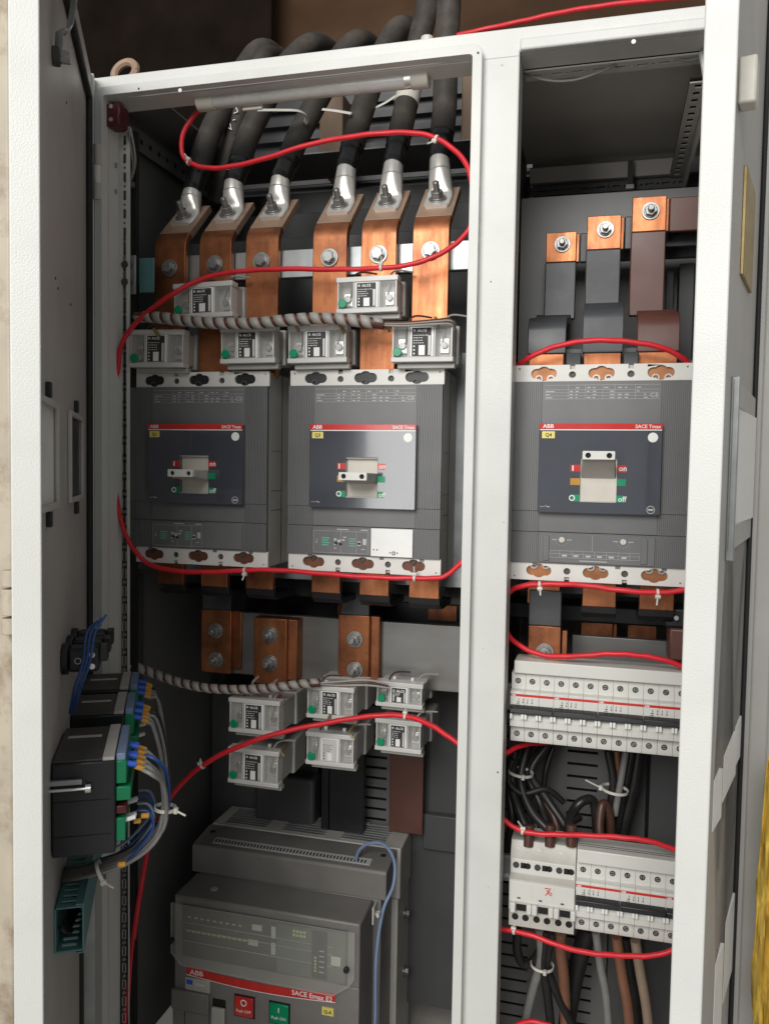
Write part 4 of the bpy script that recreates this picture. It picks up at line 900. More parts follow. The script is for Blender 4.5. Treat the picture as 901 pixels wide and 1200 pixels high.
# ================================================================== MINIATURE BREAKERS
def mcb(x, y, z, label, poles_, sx=.0176, body='mcb', lower=True, grp='miniature circuit breakers'):
    t = thing('miniature_breaker', label, 'breaker', (x, y, z), group=grp)
    W = sx*poles_
    for k in range(poles_):
        x0 = k*sx+.00012; x1 = (k+1)*sx-.00012
        prof = [(.012, 0), (.0105, .004), (.0105, .0195), (.001, .0215), (0, .0225), (0, .0385), (.0018, .041), (.0018, .047), (0, .0485), (0, .0655), (.0015, .0668), (.0115, .0675), (.0115, .0865), (.014, .088), (.06, .088), (.06, 0)]
        pl = MB().prism_x(prof, x0, x1).build('pole', body, t, .0003, seg=1)
        for zz in (.0105, .0775):
            yy = .0104 if zz < .05 else .0114
            MB().cyl((x0+sx*.45, yy, zz), (x0+sx*.45, yy-.0001, zz), .0036, n=16).build('screw_hole', 'hole', pl)
            a = random.uniform(0, 3); cx = x0+sx*.45
            b = MB(); b.cyl((cx, yy, zz), (cx, yy-.0002, zz), .0026, n=12); b.build('terminal_screw', 'zinc', pl)
            dx, dz = .0022*math.cos(a), .0022*math.sin(a)
            MB().cyl((cx-dx, yy-.0003, zz-dz), (cx+dx, yy-.0003, zz+dz), .0005, n=5).build('screw_slot', 'hole', pl)
    MB().box(.0003, W-.0003, -.0003, .0005, .0606, .0636).build('red_band', 'red', t)
    text('ABB', .0030, .0012, -.0005, .0610, 'white', t, bold=.03)
    g = MB()
    for k in range(4):
        xx = .010+k*.0055; g.box(xx, xx+.0004, -.0002, .0005, .0515, .0585); g.box(xx-.0008, xx+.0012, -.0002, .0005, .0530, .0536); g.box(xx, xx+.0014, -.0002, .0005, .0565, .0570)
    g.box(.007, .012, -.0002, .0005, .0508, .0514); g.box(.008, .0115, -.0002, .0005, .0535, .054); g.build('wiring_print', 'ink', t)
    MB().prism_x([(-.001, .0500), (-.0085, .0475), (-.0095, .0420), (-.004, .0385), (.0015, .0385), (.0015, .0500)], .0006, W-.0006).build('toggle_bar', 'black', t, .0006)
    for k in range(poles_):
        for xx in (k*sx+.0004, (k+1)*sx-.0034): MB().box(xx, xx+.003, -.0062, .0005, .0335, .0398).build('toggle_guard', 'white', t, .0004)
    if lower:
        g = MB(); g.box(.0005, W-.0005, -.00015, .0005, .0300, .0302); 
        for k in range(poles_*2): g.box(k*sx/2+.0044, k*sx/2+.0046, -.00015, .0005, .0235, .0360)
        g.build('cover_seam', 'side_grey', t)
    return t
my = -.02
x0 = P(597.5, 830, my).x; x1 = P(808, 850, my).x; zb = P(597, 869, my+.01).z+.001
sx = (x1-x0)/12
for k, nm in enumerate(('leftmost', 'second from left', 'third from left', 'rightmost')):
    mcb(x0+k*3*sx, my, zb, f'{nm} three-pole miniature breaker in the upper row', 3, sx, grp='upper row of miniature breakers')
o = MB(); o.box(x0+.0035, x1+.002, my+.004, my+.045, zb+.0885, zb+.1045); o = o.build('busbar_cover', 'mcb', None, .0012); tag(o, 'white plastic comb cover above the upper miniature breakers', 'cover')
x20 = P(674, 1050, my).x; zb2 = (P(674, 1092, my+.01).z+P(800, 1108, my+.01).z)/2+.001
for k, nm in enumerate(('left', 'right')):
    mcb(x20+k*3*sx, my, zb2, f'{nm} three-pole miniature breaker in the lower row', 3, sx, grp='lower row of miniature breakers')
mcb(x20+6*sx, my, zb2, 'single-pole miniature breaker at the right end of the lower row', 1, sx, grp='lower row of miniature breakers')
o = MB(); o.box(x20+.0005, x20+7.4*sx, my+.004, my+.045, zb2+.0885, zb2+.1055); ob = o.build('busbar_cover', 'mcb', None, .0012); tag(ob, 'white plastic comb cover above the lower miniature breakers', 'cover')
for k in (.3, .55): MB().box(x20+.001, x20+7.4*sx, my+.010+k*.02, my+.0105+k*.02, zb2+.1055, zb2+.1062).build('cover_groove', 'meter_top', ob).location = (0, 0, 0)
# older module at left of the lower row
a = P(595.5, 1083, my+.004); t = thing('residual_current_breaker', 'older yellowed breaker with three cable entries and red mark, left of lower row', 'breaker', (a.x, my, zb2-.004))
W = x20-a.x-.0006; H = .096
MB().prism_x([(.004, 0), (.004, .021), (0, .023), (0, .062), (.010, .066), (.010, .092), (.018, .106), (.06, .106), (.06, 0)], 0, W).build('body', 'mcb_old', t, .0008)
MB().box(.0005, W-.0005, -.0006, .001, .034, .0605).build('face_plate', 'mcb', t, .0006)
MB().prism_x([(.0094, .0665), (.0094, .0845), (.018, .086), (.018, .0665)], .001, W-.001).build('terminal_face', 'mcb', t, .0006)
for k in range(3):
    xa = W*(.02+k*.33)
    MB().cyl((xa+W*.07, .0094, .077), (xa+W*.07, .0085, .077), .004, n=16).build('terminal_screw', 'meter_top', t); MB().cyl((xa+W*.25, .0094, .077), (xa+W*.25, .0088, .077), .0038, n=16).build('screw_hole', 'hole', t)
    MB().box(xa+W*.14, xa+W*.22, .0088, .0095, .0735, .0805).build('terminal_slot', 'hole', t)
    MB().box(xa+W*.10, xa+W*.26, -.0008, .001, .0235, .0315).build('toggle_well', 'hole', t)
    MB().box(xa+W*.01, xa+W*.09, -.006, .001, .022, .034).build('toggle', 'mcb', t, .001); MB().box(xa+W*.26, xa+W*.335, -.006, .001, .022, .034).build('toggle', 'mcb', t, .001)
    for q in (.08, .24): MB().cyl((xa+W*q, .0042, .0125), (xa+W*q, .0036, .0125), .0042, n=16).build('screw_hole', 'hole', t)
    MB().box(xa+W*.11, xa+W*.16, -.0008, .0, .0385, .0405).build('window', 'meter_top', t)
    MB().box(xa+W*.05, xa+W*.13, .0125, .02, .093, .099).build('clip', 'mcb', t, .001)
    MB().box(xa+W*.33, xa+W*.333, -.0007, .001, .040, .060).build('face_seam', 'side_grey', t)
g = MB(); xm = W*.56
for (ax, az, bx, bz) in ((0, .0475, .006, .0575), (.001, .0545, .008, .0505), (.002, .0510, .0075, .0480), (-.001, .0565, .004, .0570)): g.cyl((xm+ax, -.0008, az), (xm+bx, -.0008, bz), .0006, n=6)
g.build('red_mark', 'red', t)
# DIN rails
for nm, z in (('upper', zb+.044), ('lower', zb2+.044)):
    o = MB(); o.box(-.02, .24, my+.0605, my+.062, z-.0175, z+.0175); o.box(-.02, .24, my+.056, my+.0605, z+.0125, z+.0175); o.box(-.02, .24, my+.056, my+.0605, z-.0175, z-.0125)
    o = o.build('mounting_rail', 'galv', None, .0004); tag(o, f'galvanised mounting rail carrying the {nm} row of miniature breakers', 'rail')
# slotted rear plate of the right section
hs = []
zq = -.74
while zq < -.2:
    hs += [rect(-.02, .022, zq, zq+.004)[::-1], rect(.072, .115, zq+.006, zq+.010)[::-1]]; zq += .0185
b = MB(); b.plate(rect(-.025, .135, ZB, -.19), hs, (0, .172, 0), (1, 0, 0), (0, 0, 1), .002); b.build('slotted_plate', 'panel', cab)
MB().box(-.025, .135, .19, .192, ZB, -.19).build('plate_back', 'hole', cab)
MB().box(.137, .182, .16, .165, ZB, -.19).build('rear_plate', 'panel_dark', cab, .001); MB().box(.186, .26, .15, .155, ZB, -.19).build('rear_plate', 'panel_dark', cab, .001)
# cables between and below the rows
def cable(name, pts, r, m, label, cat='cable', grp=None, ties=()):
    v = [P(*p) for p in pts]; b = MB(); b.tube(v, r, 12, 7); o = b.build(name, m); tag(o, label, cat, grp); return o
G = 'wires feeding the lower miniature breakers'
lowc = [([(603, 880, .08), (600, 920, .07), (608, 950, .05), (618, 975, .035), (619, 995, .03)], .0065, 'wire_black', 'black cable into the older breaker, left of its cable entries'),
        ([(618, 875, .09), (610, 915, .07), (622, 950, .05), (643, 975, .035), (643, 995, .03)], .0062, 'wire_black', 'black cable into the middle entry of the older breaker'),
        ([(640, 875, .09), (622, 905, .075), (640, 935, .07), (660, 965, .06), (672, 990, .05)], .0055, 'wire_black', 'black cable sloping right behind the older breaker'),
        ([(648, 876, .12), (640, 900, .115), (636, 930, .11), (632, 960, .10)], .004, 'wire_black', 'thin black wire hanging behind the left cable bundle'),
        ([(590, 885, .10), (596, 930, .09), (600, 960, .08), (592, 1000, .08)], .006, 'wire_black', 'black cable at the far left of the right section'),
        ([(668, 995, .03), (666, 972, .04), (672, 950, .07), (684, 938, .08), (696, 942, .09), (700, 985, .09)], .0065, 'wire_black', 'black cable looped above the lower breakers'),
        ([(612, 876, .10), (604, 905, .085), (612, 935, .075), (626, 958, .06), (630, 985, .05)], .0055, 'wire_black', 'black cable second from left in the left bundle'),
        ([(626, 876, .11), (614, 903, .09), (628, 930, .085), (648, 955, .07), (655, 985, .06)], .0050, 'wire_brown', 'brown-black cable inside the left bundle'),
        ([(634, 876, .10), (618, 905, .082), (632, 940, .07), (640, 965, .05), (646, 990, .035)], .0048, 'wire_black', 'black cable crossing the middle of the left bundle'),
        ([(600, 890, .06), (596, 915, .06), (612, 930, .06), (640, 925, .07), (660, 940, .08)], .0042, 'wire_black', 'thin black cable crossing over the left bundle'),
        ([(704, 995, .06), (702, 965, .07), (706, 942, .08), (714, 955, .085), (716, 1000, .09)], .006, 'wire_brown', 'brown-black cable loop right of the black looped cable'),
        ([(748, 880, .12), (742, 920, .12), (732, 960, .12), (722, 1005, .12)], .009, 'wire_black', 'thick black cable right of the tied bundle'),
        ([(662, 990, .035), (668, 965, .05), (678, 958, .07)], .0055, 'wire_black', 'short black cable beside the looped cable'),
        ([(712, 880, .10), (718, 915, .10), (714, 950, .10), (708, 1000, .10)], .0055, 'wire_black', 'black cable in the tied bundle behind the gap, left one'),
        ([(722, 880, .11), (722, 910, .11), (718, 950, .11), (712, 1000, .11)], .0048, 'wire_tan', 'orange-brown wire in the tied bundle behind the gap'),
        ([(740, 880, .11), (734, 910, .11), (726, 950, .11), (716, 1000, .11)], .006, 'wire_black', 'black cable in the tied bundle behind the gap, right one'),
        ([(733, 880, .095), (727, 915, .095), (720, 955, .095)], .0045, 'wire_grey', 'grey wire in the tied bundle behind the gap')]
for p_, r, m, l in lowc: cable('wire', p_, r, m, l, 'wire', G)
for k in range(3):
    q = P(619+25*k, 988, -.004); MB()
    b = MB(); b.cyl(q+Vector((0, 0, -.004)), q+Vector((0, .004, .022)), .0065, n=14); tag(b.build('cable_end', 'wire_brown'), ['brown cable end in the left entry of the older breaker', 'brown cable end in the middle entry of the older breaker', 'brown cable end in the right entry of the older breaker'][k], 'cable')
b = MB(); q0 = P(716, 905, .09); tt = tie(None, P(720, 925, .085), (0.1, 0, 1), .017, tail=(-.02, -.005, .01)); tag(tt, 'white cable tie round the bundle behind the gap', 'cable tie')
tt = tie(None, P(610, 905, .06), (.1, 0, 1), .016); tag(tt, 'cable tie round the left bundle between the breaker rows', 'cable tie')
G = 'cables leaving the lower miniature breakers'
botc = [([(606, 1090, .03), (606, 1115, .05), (614, 1130, .06), (628, 1122, .055), (640, 1095, .03)], .006, 'wire_black', 'black cable looping under the older breaker'),
        ([(632, 1088, .03), (634, 1110, .04), (633, 1130, .05), (624, 1160, .06), (615, 1200, .07), (612, 1230, .07)], .0062, 'wire_grey', 'dusty grey cable bending left below the older breaker'),
        ([(640, 1090, .03), (637, 1112, .04), (636, 1132, .05), (641, 1165, .06), (645, 1200, .07), (646, 1230, .07)], .006, 'wire_black', 'dusty black cable going straight down below the older breaker'),
        ([(648, 1092, .03), (642, 1115, .045), (641, 1135, .055), (655, 1170, .07), (672, 1205, .08), (680, 1230, .08)], .0058, 'wire_black', 'black cable sloping right below the older breaker'),
        ([(657, 1092, .03), (657, 1115, .045), (660, 1140, .06), (662, 1180, .08), (662, 1230, .09)], .0075, 'wire_tan', 'orange-brown cable under the older breaker'),
        ([(690, 1085, .06), (682, 1110, .08), (672, 1150, .10), (664, 1200, .11), (662, 1230, .11)], .012, 'wire_black', 'thick black cable sloping behind the orange-brown cable'),
        ([(698, 1092, .04), (703, 1130, .05), (710, 1170, .055), (714, 1230, .06)], .0055, 'wire_grey', 'dark grey cable under the lower miniature breakers'),
        ([(722, 1098, .035), (728, 1140, .04), (735, 1180, .045), (740, 1230, .05)], .0068, 'wire_tan', 'reddish brown cable under the lower miniature breakers'),
        ([(744, 1102, .035), (750, 1140, .04), (757, 1180, .045), (762, 1230, .05)], .0066, 'wire_beige', 'tan cable under the right end of the lower miniature breakers'),
        ([(734, 1098, .10), (740, 1140, .10), (745, 1180, .10), (748, 1230, .10)], .009, 'wire_black', 'black cable behind the tan cable')]
for p_, r, m, l in botc: cable('wire', p_, r, m, l, 'wire', G)
tt = tie(None, P(635, 1131, .05), (.05, 0, 1), .0145); tag(tt, 'pale cable tie below the older breaker', 'cable tie')

# ================================================================== RED WIRES
def redwire(pts, label, ties=(), r=.0033):
    v = [P(*p) for p in pts]; c = thing('red_wire', label, 'wire', v[0], group='red control wires', world=True)
    sp = spline(v, 8); ph = random.uniform(0, 6)
    for i in range(1, len(sp)-1):
        sp[i] = sp[i]+Vector((.0004*math.sin(i*.43+ph), .0007*math.sin(i*.31+2*ph), .0005*math.sin(i*.27+3*ph)+.00025*math.sin(i*1.1+ph)))
    MB().tube(sp, r, 12, 1).build('insulation', 'wire_red', c)
    for px, py, tl in ties:
        best = min(range(1, len(sp)-1), key=lambda i: ((CAMLOC+ray(px, py)*((sp[i].y-CAMLOC.y)/ray(px, py).y))-sp[i]).length)
        tie(c, sp[best], sp[best+1]-sp[best-1], r, tail=tl, w=.003)
    return c
redwire([(238, 124, .0), (226, 138, .0), (214, 160, .0), (215, 183, .0), (232, 195, .0), (262, 196, -.002), (310, 186, -.005), (370, 168, -.005), (430, 157, -.005), (480, 156, -.005), (515, 164, -.008), (540, 183, -.012), (552, 210, -.015), (556, 240, -.015), (550, 268, -.015), (530, 289, -.015), (500, 304, -.016), (460, 313, -.016), (400, 316, -.016), (330, 315, -.016), (280, 318, -.018), (240, 326, -.022), (205, 343, -.03), (175, 364, -.03), (152, 388, -.028), (142, 408, -.028), (138, 432, -.026), (133, 460, -.022), (130, 510, -.02), (134, 556, -.022), (139, 595, -.024), (150, 632, -.02), (172, 659, -.01), (205, 669, -.01), (250, 670, -.01), (300, 668, -.01), (350, 670, -.01), (420, 675, -.01), (480, 678, -.01), (515, 677, -.01), (532, 667, -.005), (548, 650, .0)],
        'long red wire looping over the incoming bars and down round the left and middle breakers', [(220, 191, (-.004, -.004, .006)), (512, 163, (-.008, -.004, -.004)), (446, 315, (.002, -.004, .008)), (285, 668, (-.002, -.003, -.008)), (485, 678, (0, -.003, .010))])
redwire([(592, 450, .03), (600, 438, .02), (616, 421, .0), (645, 408, -.008), (685, 400, -.01), (725, 399, -.01), (765, 405, -.008), (795, 417, .0), (812, 433, .015), (824, 452, .03)], 'red wire arching over the top of the right-hand breaker')
redwire([(824, 683, .0), (806, 691, -.008), (770, 694, -.01), (720, 691, -.01), (680, 686, -.01), (640, 684, -.01), (612, 687, -.008), (594, 697, .0), (588, 716, .01), (592, 740, .01), (610, 757, .0), (640, 768, -.008), (680, 769, -.012), (715, 766, -.012), (750, 768, -.012), (785, 776, -.01), (822, 791, -.005)], 'red wire making an S-loop between the right-hand breaker and the upper miniature breakers', [(632, 684, (.001, -.003, -.008)), (770, 694, (-.001, -.003, -.010))])
redwire([(572, 902, .0), (584, 890, .0), (600, 878, .01), (622, 872, .03), (640, 870, .05)], 'short red wire end under the left of the upper miniature breakers')
redwire([(566, 940, .0), (584, 956, -.005), (604, 970, -.01), (630, 977, -.012), (670, 979, -.012), (720, 980, -.012), (755, 985, -.012), (785, 994, -.01), (815, 1006, -.005)], 'red wire running across above the lower miniature breakers', [(614, 973, (-.006, -.004, .010))])
redwire([(560, 1082, .0), (586, 1088, -.008), (620, 1096, -.015), (660, 1109, -.02), (700, 1118, -.02), (740, 1121, -.02), (775, 1117, -.02), (812, 1104, -.015)], 'red wire sagging below the lower miniature breakers', [(601, 1091, (.001, -.003, .006))])
redwire([(600, 1204, .0), (620, 1197, .0), (645, 1202, .0)], 'tip of a red wire at the bottom edge of the right section')
redwire([(144, 1240, .0), (150, 1180, .0), (155, 1120, .0), (165, 1040, .0), (180, 975, .0), (207, 925, .0), (250, 889, .0), (310, 864, .005), (380, 848, .02), (430, 839, .03), (470, 839, .03), (505, 850, .02), (530, 866, .01), (552, 884, .0)], 'red wire rising from lower left and crossing the lower transformers', [(236, 898, (.002, -.002, .007)), (474, 840, (.001, -.002, .008))], r=.0036)
redwire([(470, 62, .15), (520, 46, .13), (560, 36, .12), (610, 25, .12), (660, 14, .12), (720, 5, .12), (800, -3, .12), (880, -8, .12)], 'red wire lying on top of the cabinet roof')

# ================================================================== SPIRAL WRAPPED HARNESSES
def harness(pts, label, r=.0075, turns=24):
    v = [P(*p) for p in pts]; c = thing('wire_harness', label, 'harness', v[0], group='spiral wrapped harnesses', world=True)
    sp = spline(v, 10); MB().tube(v, r*.86, 14, 10).build('wires', 'wrap_gap', c)
    # spiral band
    ln = [0]
    for i in range(1, len(sp)): ln.append(ln[-1]+(sp[i]-sp[i-1]).length)
    Lt = ln[-1]; b = MB(); N = turns*16; vs = []; wd = Lt/turns*.70
    def pos(s):
        s = max(0, min(Lt, s))
        for i in range(1, len(sp)):
            if ln[i] >= s: u = (s-ln[i-1])/max(1e-9, ln[i]-ln[i-1]); return sp[i-1].lerp(sp[i], u), (sp[i]-sp[i-1]).normalized()
        return sp[-1], (sp[-1]-sp[-2]).normalized()
    for k in range(N+1):
        s = k/N*(Lt-wd); a = k/16*2*math.pi
        for e in (0, .5, 1):
            p, tg = pos(s+wd*e); n1 = tg.cross(Vector((0, 0, 1))).normalized(); n2 = tg.cross(n1); rr_ = r*(1.04 if e == .5 else 1)
            vs.append(p+(n1*math.cos(a)+n2*math.sin(a))*rr_)
    fs = [(k*3+j, k*3+j+1, k*3+j+4, k*3+j+3) for k in range(N) for j in range(2)]
    b.add(vs, fs); o = b.build('spiral_wrap', 'wrap', c, smooth=1.5); so = o.modifiers.new('thick', 'SOLIDIFY'); so.thickness = .0008
    return c
h1 = harness([(160, 371, -.02), (185, 372, -.026), (220, 376, -.03), (260, 379, -.034), (300, 379, -.036), (340, 375, -.036), (380, 373, -.036), (420, 376, -.035), (450, 380, -.032)], 'spiral-wrapped harness strung across the current transformers above the breakers', .0078, 21)
for k in range(4):
    v = [P(440, 378+k*.8, -.034), P(475, 379+k*1.2-1, -.032), P(510, 377+k*1.5-2, -.03), P(528, 378+k*2-4, -.022), P(532, 384+k, -.012)]
    MB().tube(v, .0016, 8, 6).build('wire', 'wrap' if k % 2 else 'wire_brown', h1)
for px, py in ((180, 385), (345, 379), (398, 381), (452, 379), (510, 372)):
    v = P(px, py, -.03); MB().cyl(v, v+Vector((.002, .012, -.008)), .0022, n=8).build('crimp_end', 'brass', h1)
h2 = harness([(150, 778, .0), (175, 787, .02), (205, 798, .03), (240, 806, .03), (280, 808, .03), (320, 806, .03), (350, 802, .035), (375, 800, .04)], 'spiral-wrapped harness running to the lower current transformers', .0065, 19)
for k in range(3):
    v = [P(370, 801, .04), P(395, 799+k*2, .05), P(430, 797+k*3, .06), P(455, 802+k*2, .07)]; MB().tube(v, .0015, 8, 6).build('wire', 'wire_brown' if k % 2 else 'wrap', h2)
for px, py in ((296, 800), (318, 804), (323, 822), (385, 842), (410, 858), (330, 880)):
    v = P(px, py, .04); MB().tube([v+Vector((0, .02, .004)), v, v+Vector((.006, -.004, -.006))], .0018, 8, 4).build('wire_tail', 'tin' if px < 320 else 'brass', h2)

# ================================================================== LEFT DOOR EQUIPMENT
def onDoor(name, label, cat, group=None):
    return thing(name, label, cat, (LH.x, LH.y, 0), LA, group)
# three panel meters on the door
MU = [(.356, .250), (.202, .117), (.095, .012)]   # hinge distance of near and far side
mtop = -.147; mh = .094; dp = .056
for k, (u1, u0) in enumerate(MU):
    t = onDoor('panel_meter', ['black panel meter body on the left door, nearest the door edge', 'black panel meter body on the left door, middle of three', 'black panel meter body on the left door, nearest the hinge'][k], 'meter', 'panel meters on the left door')
    MB().box(u0, u1, DR+.001, dp, mtop-mh, mtop-.002).build('body', 'meter', t, .002)
    MB().box(u0+.001, u1-.001, DR+.002, dp-.012, mtop-.002, mtop).build('top_plate', 'meter_top', t, .0008)
    MB().box(u0, u1, dp-.012, dp-.001, mtop-.002, mtop+.0015).build('rear_lip', 'side_grey', t, .0008)
    MB().box(u0+.03, u0+.037, .005, .038, mtop, mtop+.0004).build('top_label', 'print', t)
    MB().box(u1, u1+.005, -.012, .026, mtop-.022, mtop-.017).build('clamp_bar', 'galv', t, .0008)
    MB().cyl((u1+.005, -.017, mtop-.026), (u1+.005, .034, mtop-.026), .0014, n=10).build('clamp_screw', 'tin', t)
    MB().cyl((u1+.005, .029, mtop-.026), (u1+.005, .034, mtop-.026), .0042, n=14).build('clamp_nut', 'tin', t)
    for z in (.040, .074): MB().box(u1, u1+.0005, DR+.002, dp-.004, mtop-z, mtop-z+.0007).build('groove', 'hole', t)
    for (za, zb_, m, d0) in ((-.004, -.027, 'term_green', .010), (-.030, -.044, 'term_green', .014), (-.049, -.057, 'maroon', .010), (-.061, -.084, 'term_green', .009)):
        MB().box(u0+.010, u1-.004, dp, dp+d0, mtop+zb_, mtop+za).build('terminal_block', m, t, .001)
    MB().box(u0+.010, u1-.004, dp+.0005, dp+.009, mtop-.004, mtop+.003).build('terminal_cap', 'wire_palebl', t, .001)
    for j in range(5):
        uu = u1-.010-j*.0145
        MB().cyl((uu, dp+.009, mtop-.009+.003*(j % 2)), (uu, dp+.019, mtop-.011+.003*(j % 2)), .0030, n=10).build('ferrule', 'term_blue', t)
        MB().cyl((uu, dp+.018, mtop-.013), (uu-.002, dp+.026, mtop-.017), .0026, n=8).build('wire_marker', 'orange', t)
        MB().cyl((uu, dp+.008, mtop-.066-.004*(j % 3)), (uu-.001, dp+.018, mtop-.064-.004*(j % 3)), .0022, n=8).build('ferrule', 'white', t)
    if k == 0:
        for (uu, yy, zz) in ((u1-.012, dp+.024, -.064), (u1-.02, dp+.016, -.072), (u1-.005, dp+.002, -.108)):
            MB().cyl((uu, yy, mtop+zz), (uu-.002, yy+.006, mtop+zz-.001), .0026, n=8).build('wire_marker', 'orange', t)
# wire loom from the meters
MN = ['nearest panel meter', 'middle panel meter', 'hinge-side panel meter']; ORD = ['front', 'second', 'third', 'fourth', 'rear']
for mi, (u1, u0) in enumerate(MU):
    for j in range(5 if mi == 0 else 4):
        uu = u1-.010-j*.0145; sj = random.uniform(-.0035, .0035); e = .305-.0065*j-.004*mi
        pts = [(uu, dp+.025, mtop-.017), (uu+.004, dp+.034+sj, mtop-.022), (uu+(e-uu)*.35, dp+.044+sj, mtop-.040-.012*mi), (e, dp+.046+sj, mtop-.082), (e+.006, dp+.034+sj, mtop-.108), (e+.006, dp+.004+sj, mtop-.128), (e-.002, .022, mtop-.140), (e-.02, .0, mtop-.150), (e-.05, -.006, mtop-.165)]
        col = 'wire_grey' if j != 3 else ('wire_blue' if mi == 0 else 'wire_black')
        b = MB(); b.tube(pts, .0021, 8, 6); o = b.build('wire', col); o.location = (LH.x, LH.y, 0); o.rotation_euler.z = LA
        tag(o, f"{'grey' if j != 3 else ('blue' if mi == 0 else 'black')} loom wire from the {ORD[j]} terminal of the {MN[mi]}", 'wire', 'wire loom behind the panel meters')
for q, ax, lb in (((.295, dp+.046, mtop-.078), (0, -.1, -1), 'white cable tie on the loom beside the nearest panel meter'), ((.301, dp-.018, mtop-.136), (0, 1, .4), 'white cable tie on the loom below the panel meters')):
    tt = tie(None, q, ax, .0105, tail=(.006, .010, -.004)); tt.location = (LH.x, LH.y, 0); tt.rotation_euler.z = LA; tag(tt, lb, 'cable tie')
for j in range(4):
    z0 = mtop-.070; b = MB(); b.tube([(.315-.018*j, dp+.018, z0), (.317-.018*j, dp+.030, z0-.002), (.316-.018*j, dp+.034, z0-.020), (.312-.018*j, dp+.018, z0-.044), (.306-.018*j, dp, z0-.062), (.30-.018*j, .03, z0-.072)], .0015, 8, 6)
    o = b.build('wire', 'wire_blue' if j % 2 == 0 else 'wire_palebl'); o.location = (LH.x, LH.y, 0); o.rotation_euler.z = LA; tag(o, f"{ORD[j]} thin {'blue' if j % 2 == 0 else 'pale blue'} wire curling under the nearest panel meter", 'wire', 'thin blue meter wires')
# three pilot device bodies
for k, uu in enumerate((.268, .226, .184)):
    t = onDoor('pilot_device', ['black pilot device body on the left door, nearest', 'black pilot device body on the left door, middle one', 'black pilot device body on the left door, farthest'][k], 'switch', 'pilot devices on the left door')
    z = -.068
    MB().cyl((uu, DR+.0005, z), (uu, DR+.007, z), .0165, n=28).build('lock_ring', 'black', t, .001)
    MB().box(uu-.0125, uu+.0125, DR+.007, DR+.038, z-.012, z+.013).build('body', 'meter', t, .003)
    MB().box(uu-.010, uu+.010, DR+.038, DR+.046, z-.002, z+.014).build('contact_block', 'black', t, .001)
    for zz in (-.006, .006): MB().cyl((uu+.0125, DR+.031, z+zz), (uu+.014, DR+.031, z+zz), .0030, n=12).build('terminal_screw', 'tin', t)
    MB().ring((uu+.0125, DR+.017, z), (uu+.0131, DR+.017, z), .0035, .0026, 16).build('mark', 'print', t)
for j in range(3):
    b = MB(); b.tube([P(125-5*j, 720+j*4, -.30), P(112-5*j, 742, -.31), P(106-4*j, 775, -.32), P(96-4*j, 805, -.32), P(85-1.5*j, 836, -.31)], .0013, 8, 6)
    o = b.build('wire', 'wire_blue'); tag(o, f'{["right-hand", "middle", "left-hand"][j]} blue wire hanging from the pilot devices to the meters', 'wire', 'blue pilot wires')
# slotted wiring duct
t = onDoor('wiring_duct', 'teal slotted wiring duct on the left door below the panel meters', 'duct')
dz1, dz0 = -.302, -.346; du0, du1 = .03, .335; dy = .023
b = MB(); b.box(du0, du1, DR+.0005, DR+.002, dz0, dz1); b.build('base', 'teal', t)
for zz, nm in ((dz1, 'top_side'), (dz0, 'bottom_side')):
    hs = [rect(du1-.008-j*.0115-.005, du1-.008-j*.0115, DR+.006, dy-.006)[::-1] for j in range(25)]
    b = MB(); b.plate(rect(du0, du1, DR+.0021, dy), hs, (0, 0, zz), (1, 0, 0), (0, 1, 0), .0016); b.build(nm, 'teal', t)
MB().box(du0, du1, dy+.0002, dy+.0018, dz0-.003, dz1+.004).build('lid', 'teal', t, .0005)
for zz in (dz0-.002, dz1+.003): MB().box(du0, du1, dy-.006, dy, zz-.0007, zz+.0007).build('lid_clip', 'teal', t)
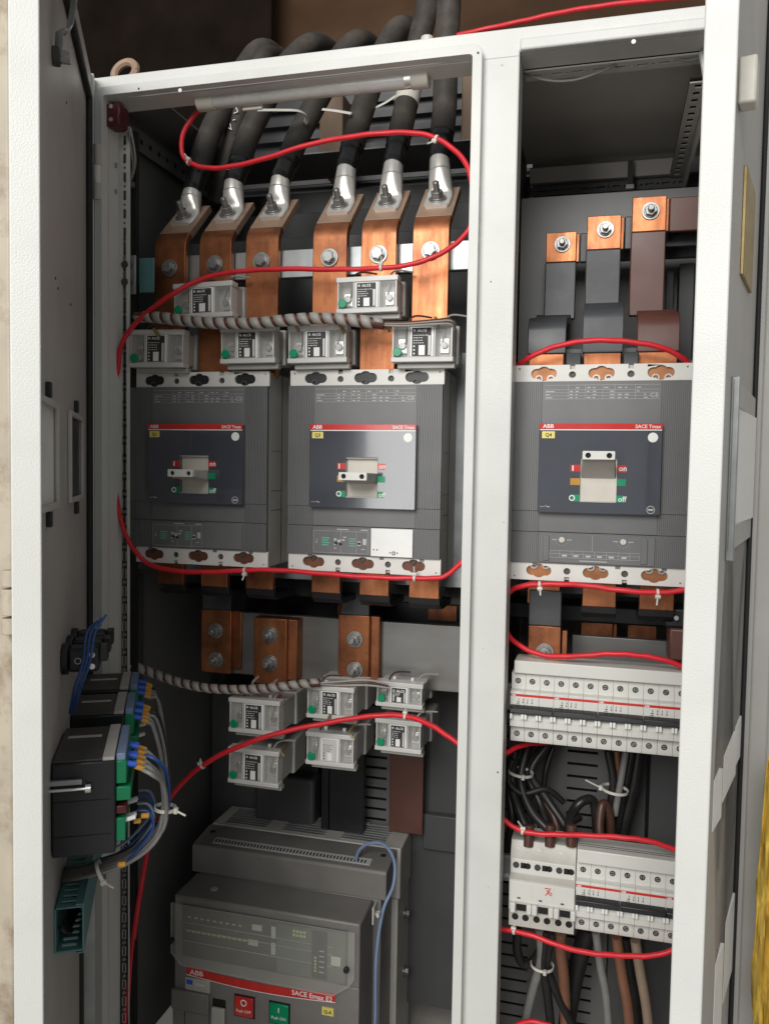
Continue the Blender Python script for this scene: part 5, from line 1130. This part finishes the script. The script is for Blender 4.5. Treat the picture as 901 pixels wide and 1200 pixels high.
for j in range(2):
    b = MB(); b.tube([(.33-.01*j, .003+.008*j, -.322-.01*j), (.31, .008, -.336), (.24, .006+.008*j, -.334), (.1, .008, -.33)], .003, 8, 5); o = b.build('wire', 'wire_black'); o.location = (LH.x, LH.y, 0); o.rotation_euler.z = LA; tag(o, f'black wire lying {["against the base", "against the lid"][j]} inside the teal duct', 'wire', 'wires in the teal duct')
# strip below the duct and lower door cut-out
t = onDoor('door_stiffener', 'thin bright-edged steel strip on the left door below the duct', 'strip')
MB().box(.06, .064, DR, .012, -.76, -.35).build('strip', 'galv', t, .0005); MB().box(.085, .11, DR, DR+.003, -.76, -.35).build('strip', 'gasket', t)
# blue wire bundle down the left upright
b = MB(); b.tube([P(158, 1100, .02), P(156, 1150, .02), P(152, 1200, .02), P(150, 1240, .02)], .004, 10, 6); tag(b.build('wire', 'wire_blue'), 'dark blue wire beside the red wire at lower left', 'wire')
b = MB(); b.tube([P(154, 990, .0), P(152, 1020, .0), P(151, 1060, .0), P(150, 1090, .005)], .0014, 8, 6); tag(b.build('wire', 'wire_grey'), 'thin grey wire along the left upright beside the duct', 'wire')
NEST = {'circuit_breaker': {'front_panel': ('red_band', 'white_line', 'name_label', 'white_disc', 'approval_mark', 'switch_symbol', 'colour_mark', 'off_symbol', 'lettering'), 'toggle_handle': ('toggle_cap', 'toggle_hole'), 'handle_well': ('well_lip',), 'trip_unit': ('trip_end', 'setting_dial', 'setting_switch', 'blank_label', 'label_print', 'blank_cover', 'green_print', 'trip_print'), 'housing': ('housing_seam',)},
        'current_transformer': {'label_holder': ('type_label', 'label_print', 'white_box', 'side_label', 'maker_mark', 'lettering')},
        'air_circuit_breaker': {'display_panel': ('trip_display', 'key_panel', 'legend_print', 'indicator_leds', 'small_key'), 'terminal_box': ('terminal_strip', 'terminal_slots'), 'clear_cover': ('cover_rim', 'cover_screw'), 'arc_chamber': ('vent_grille',)}}
base = lambda o: o.name.split('.')[0]
for root in [o for o in bpy.data.objects if o.parent is None and base(o) in NEST]:
    kids = list(root.children)
    for pn, names in NEST[base(root)].items():
        par = next((k for k in kids if base(k) == pn), None)
        for k in kids:
            if par is not None and base(k) in names: k.parent = par
for o in bpy.data.objects:
    if '_w' in o: del o['_w']
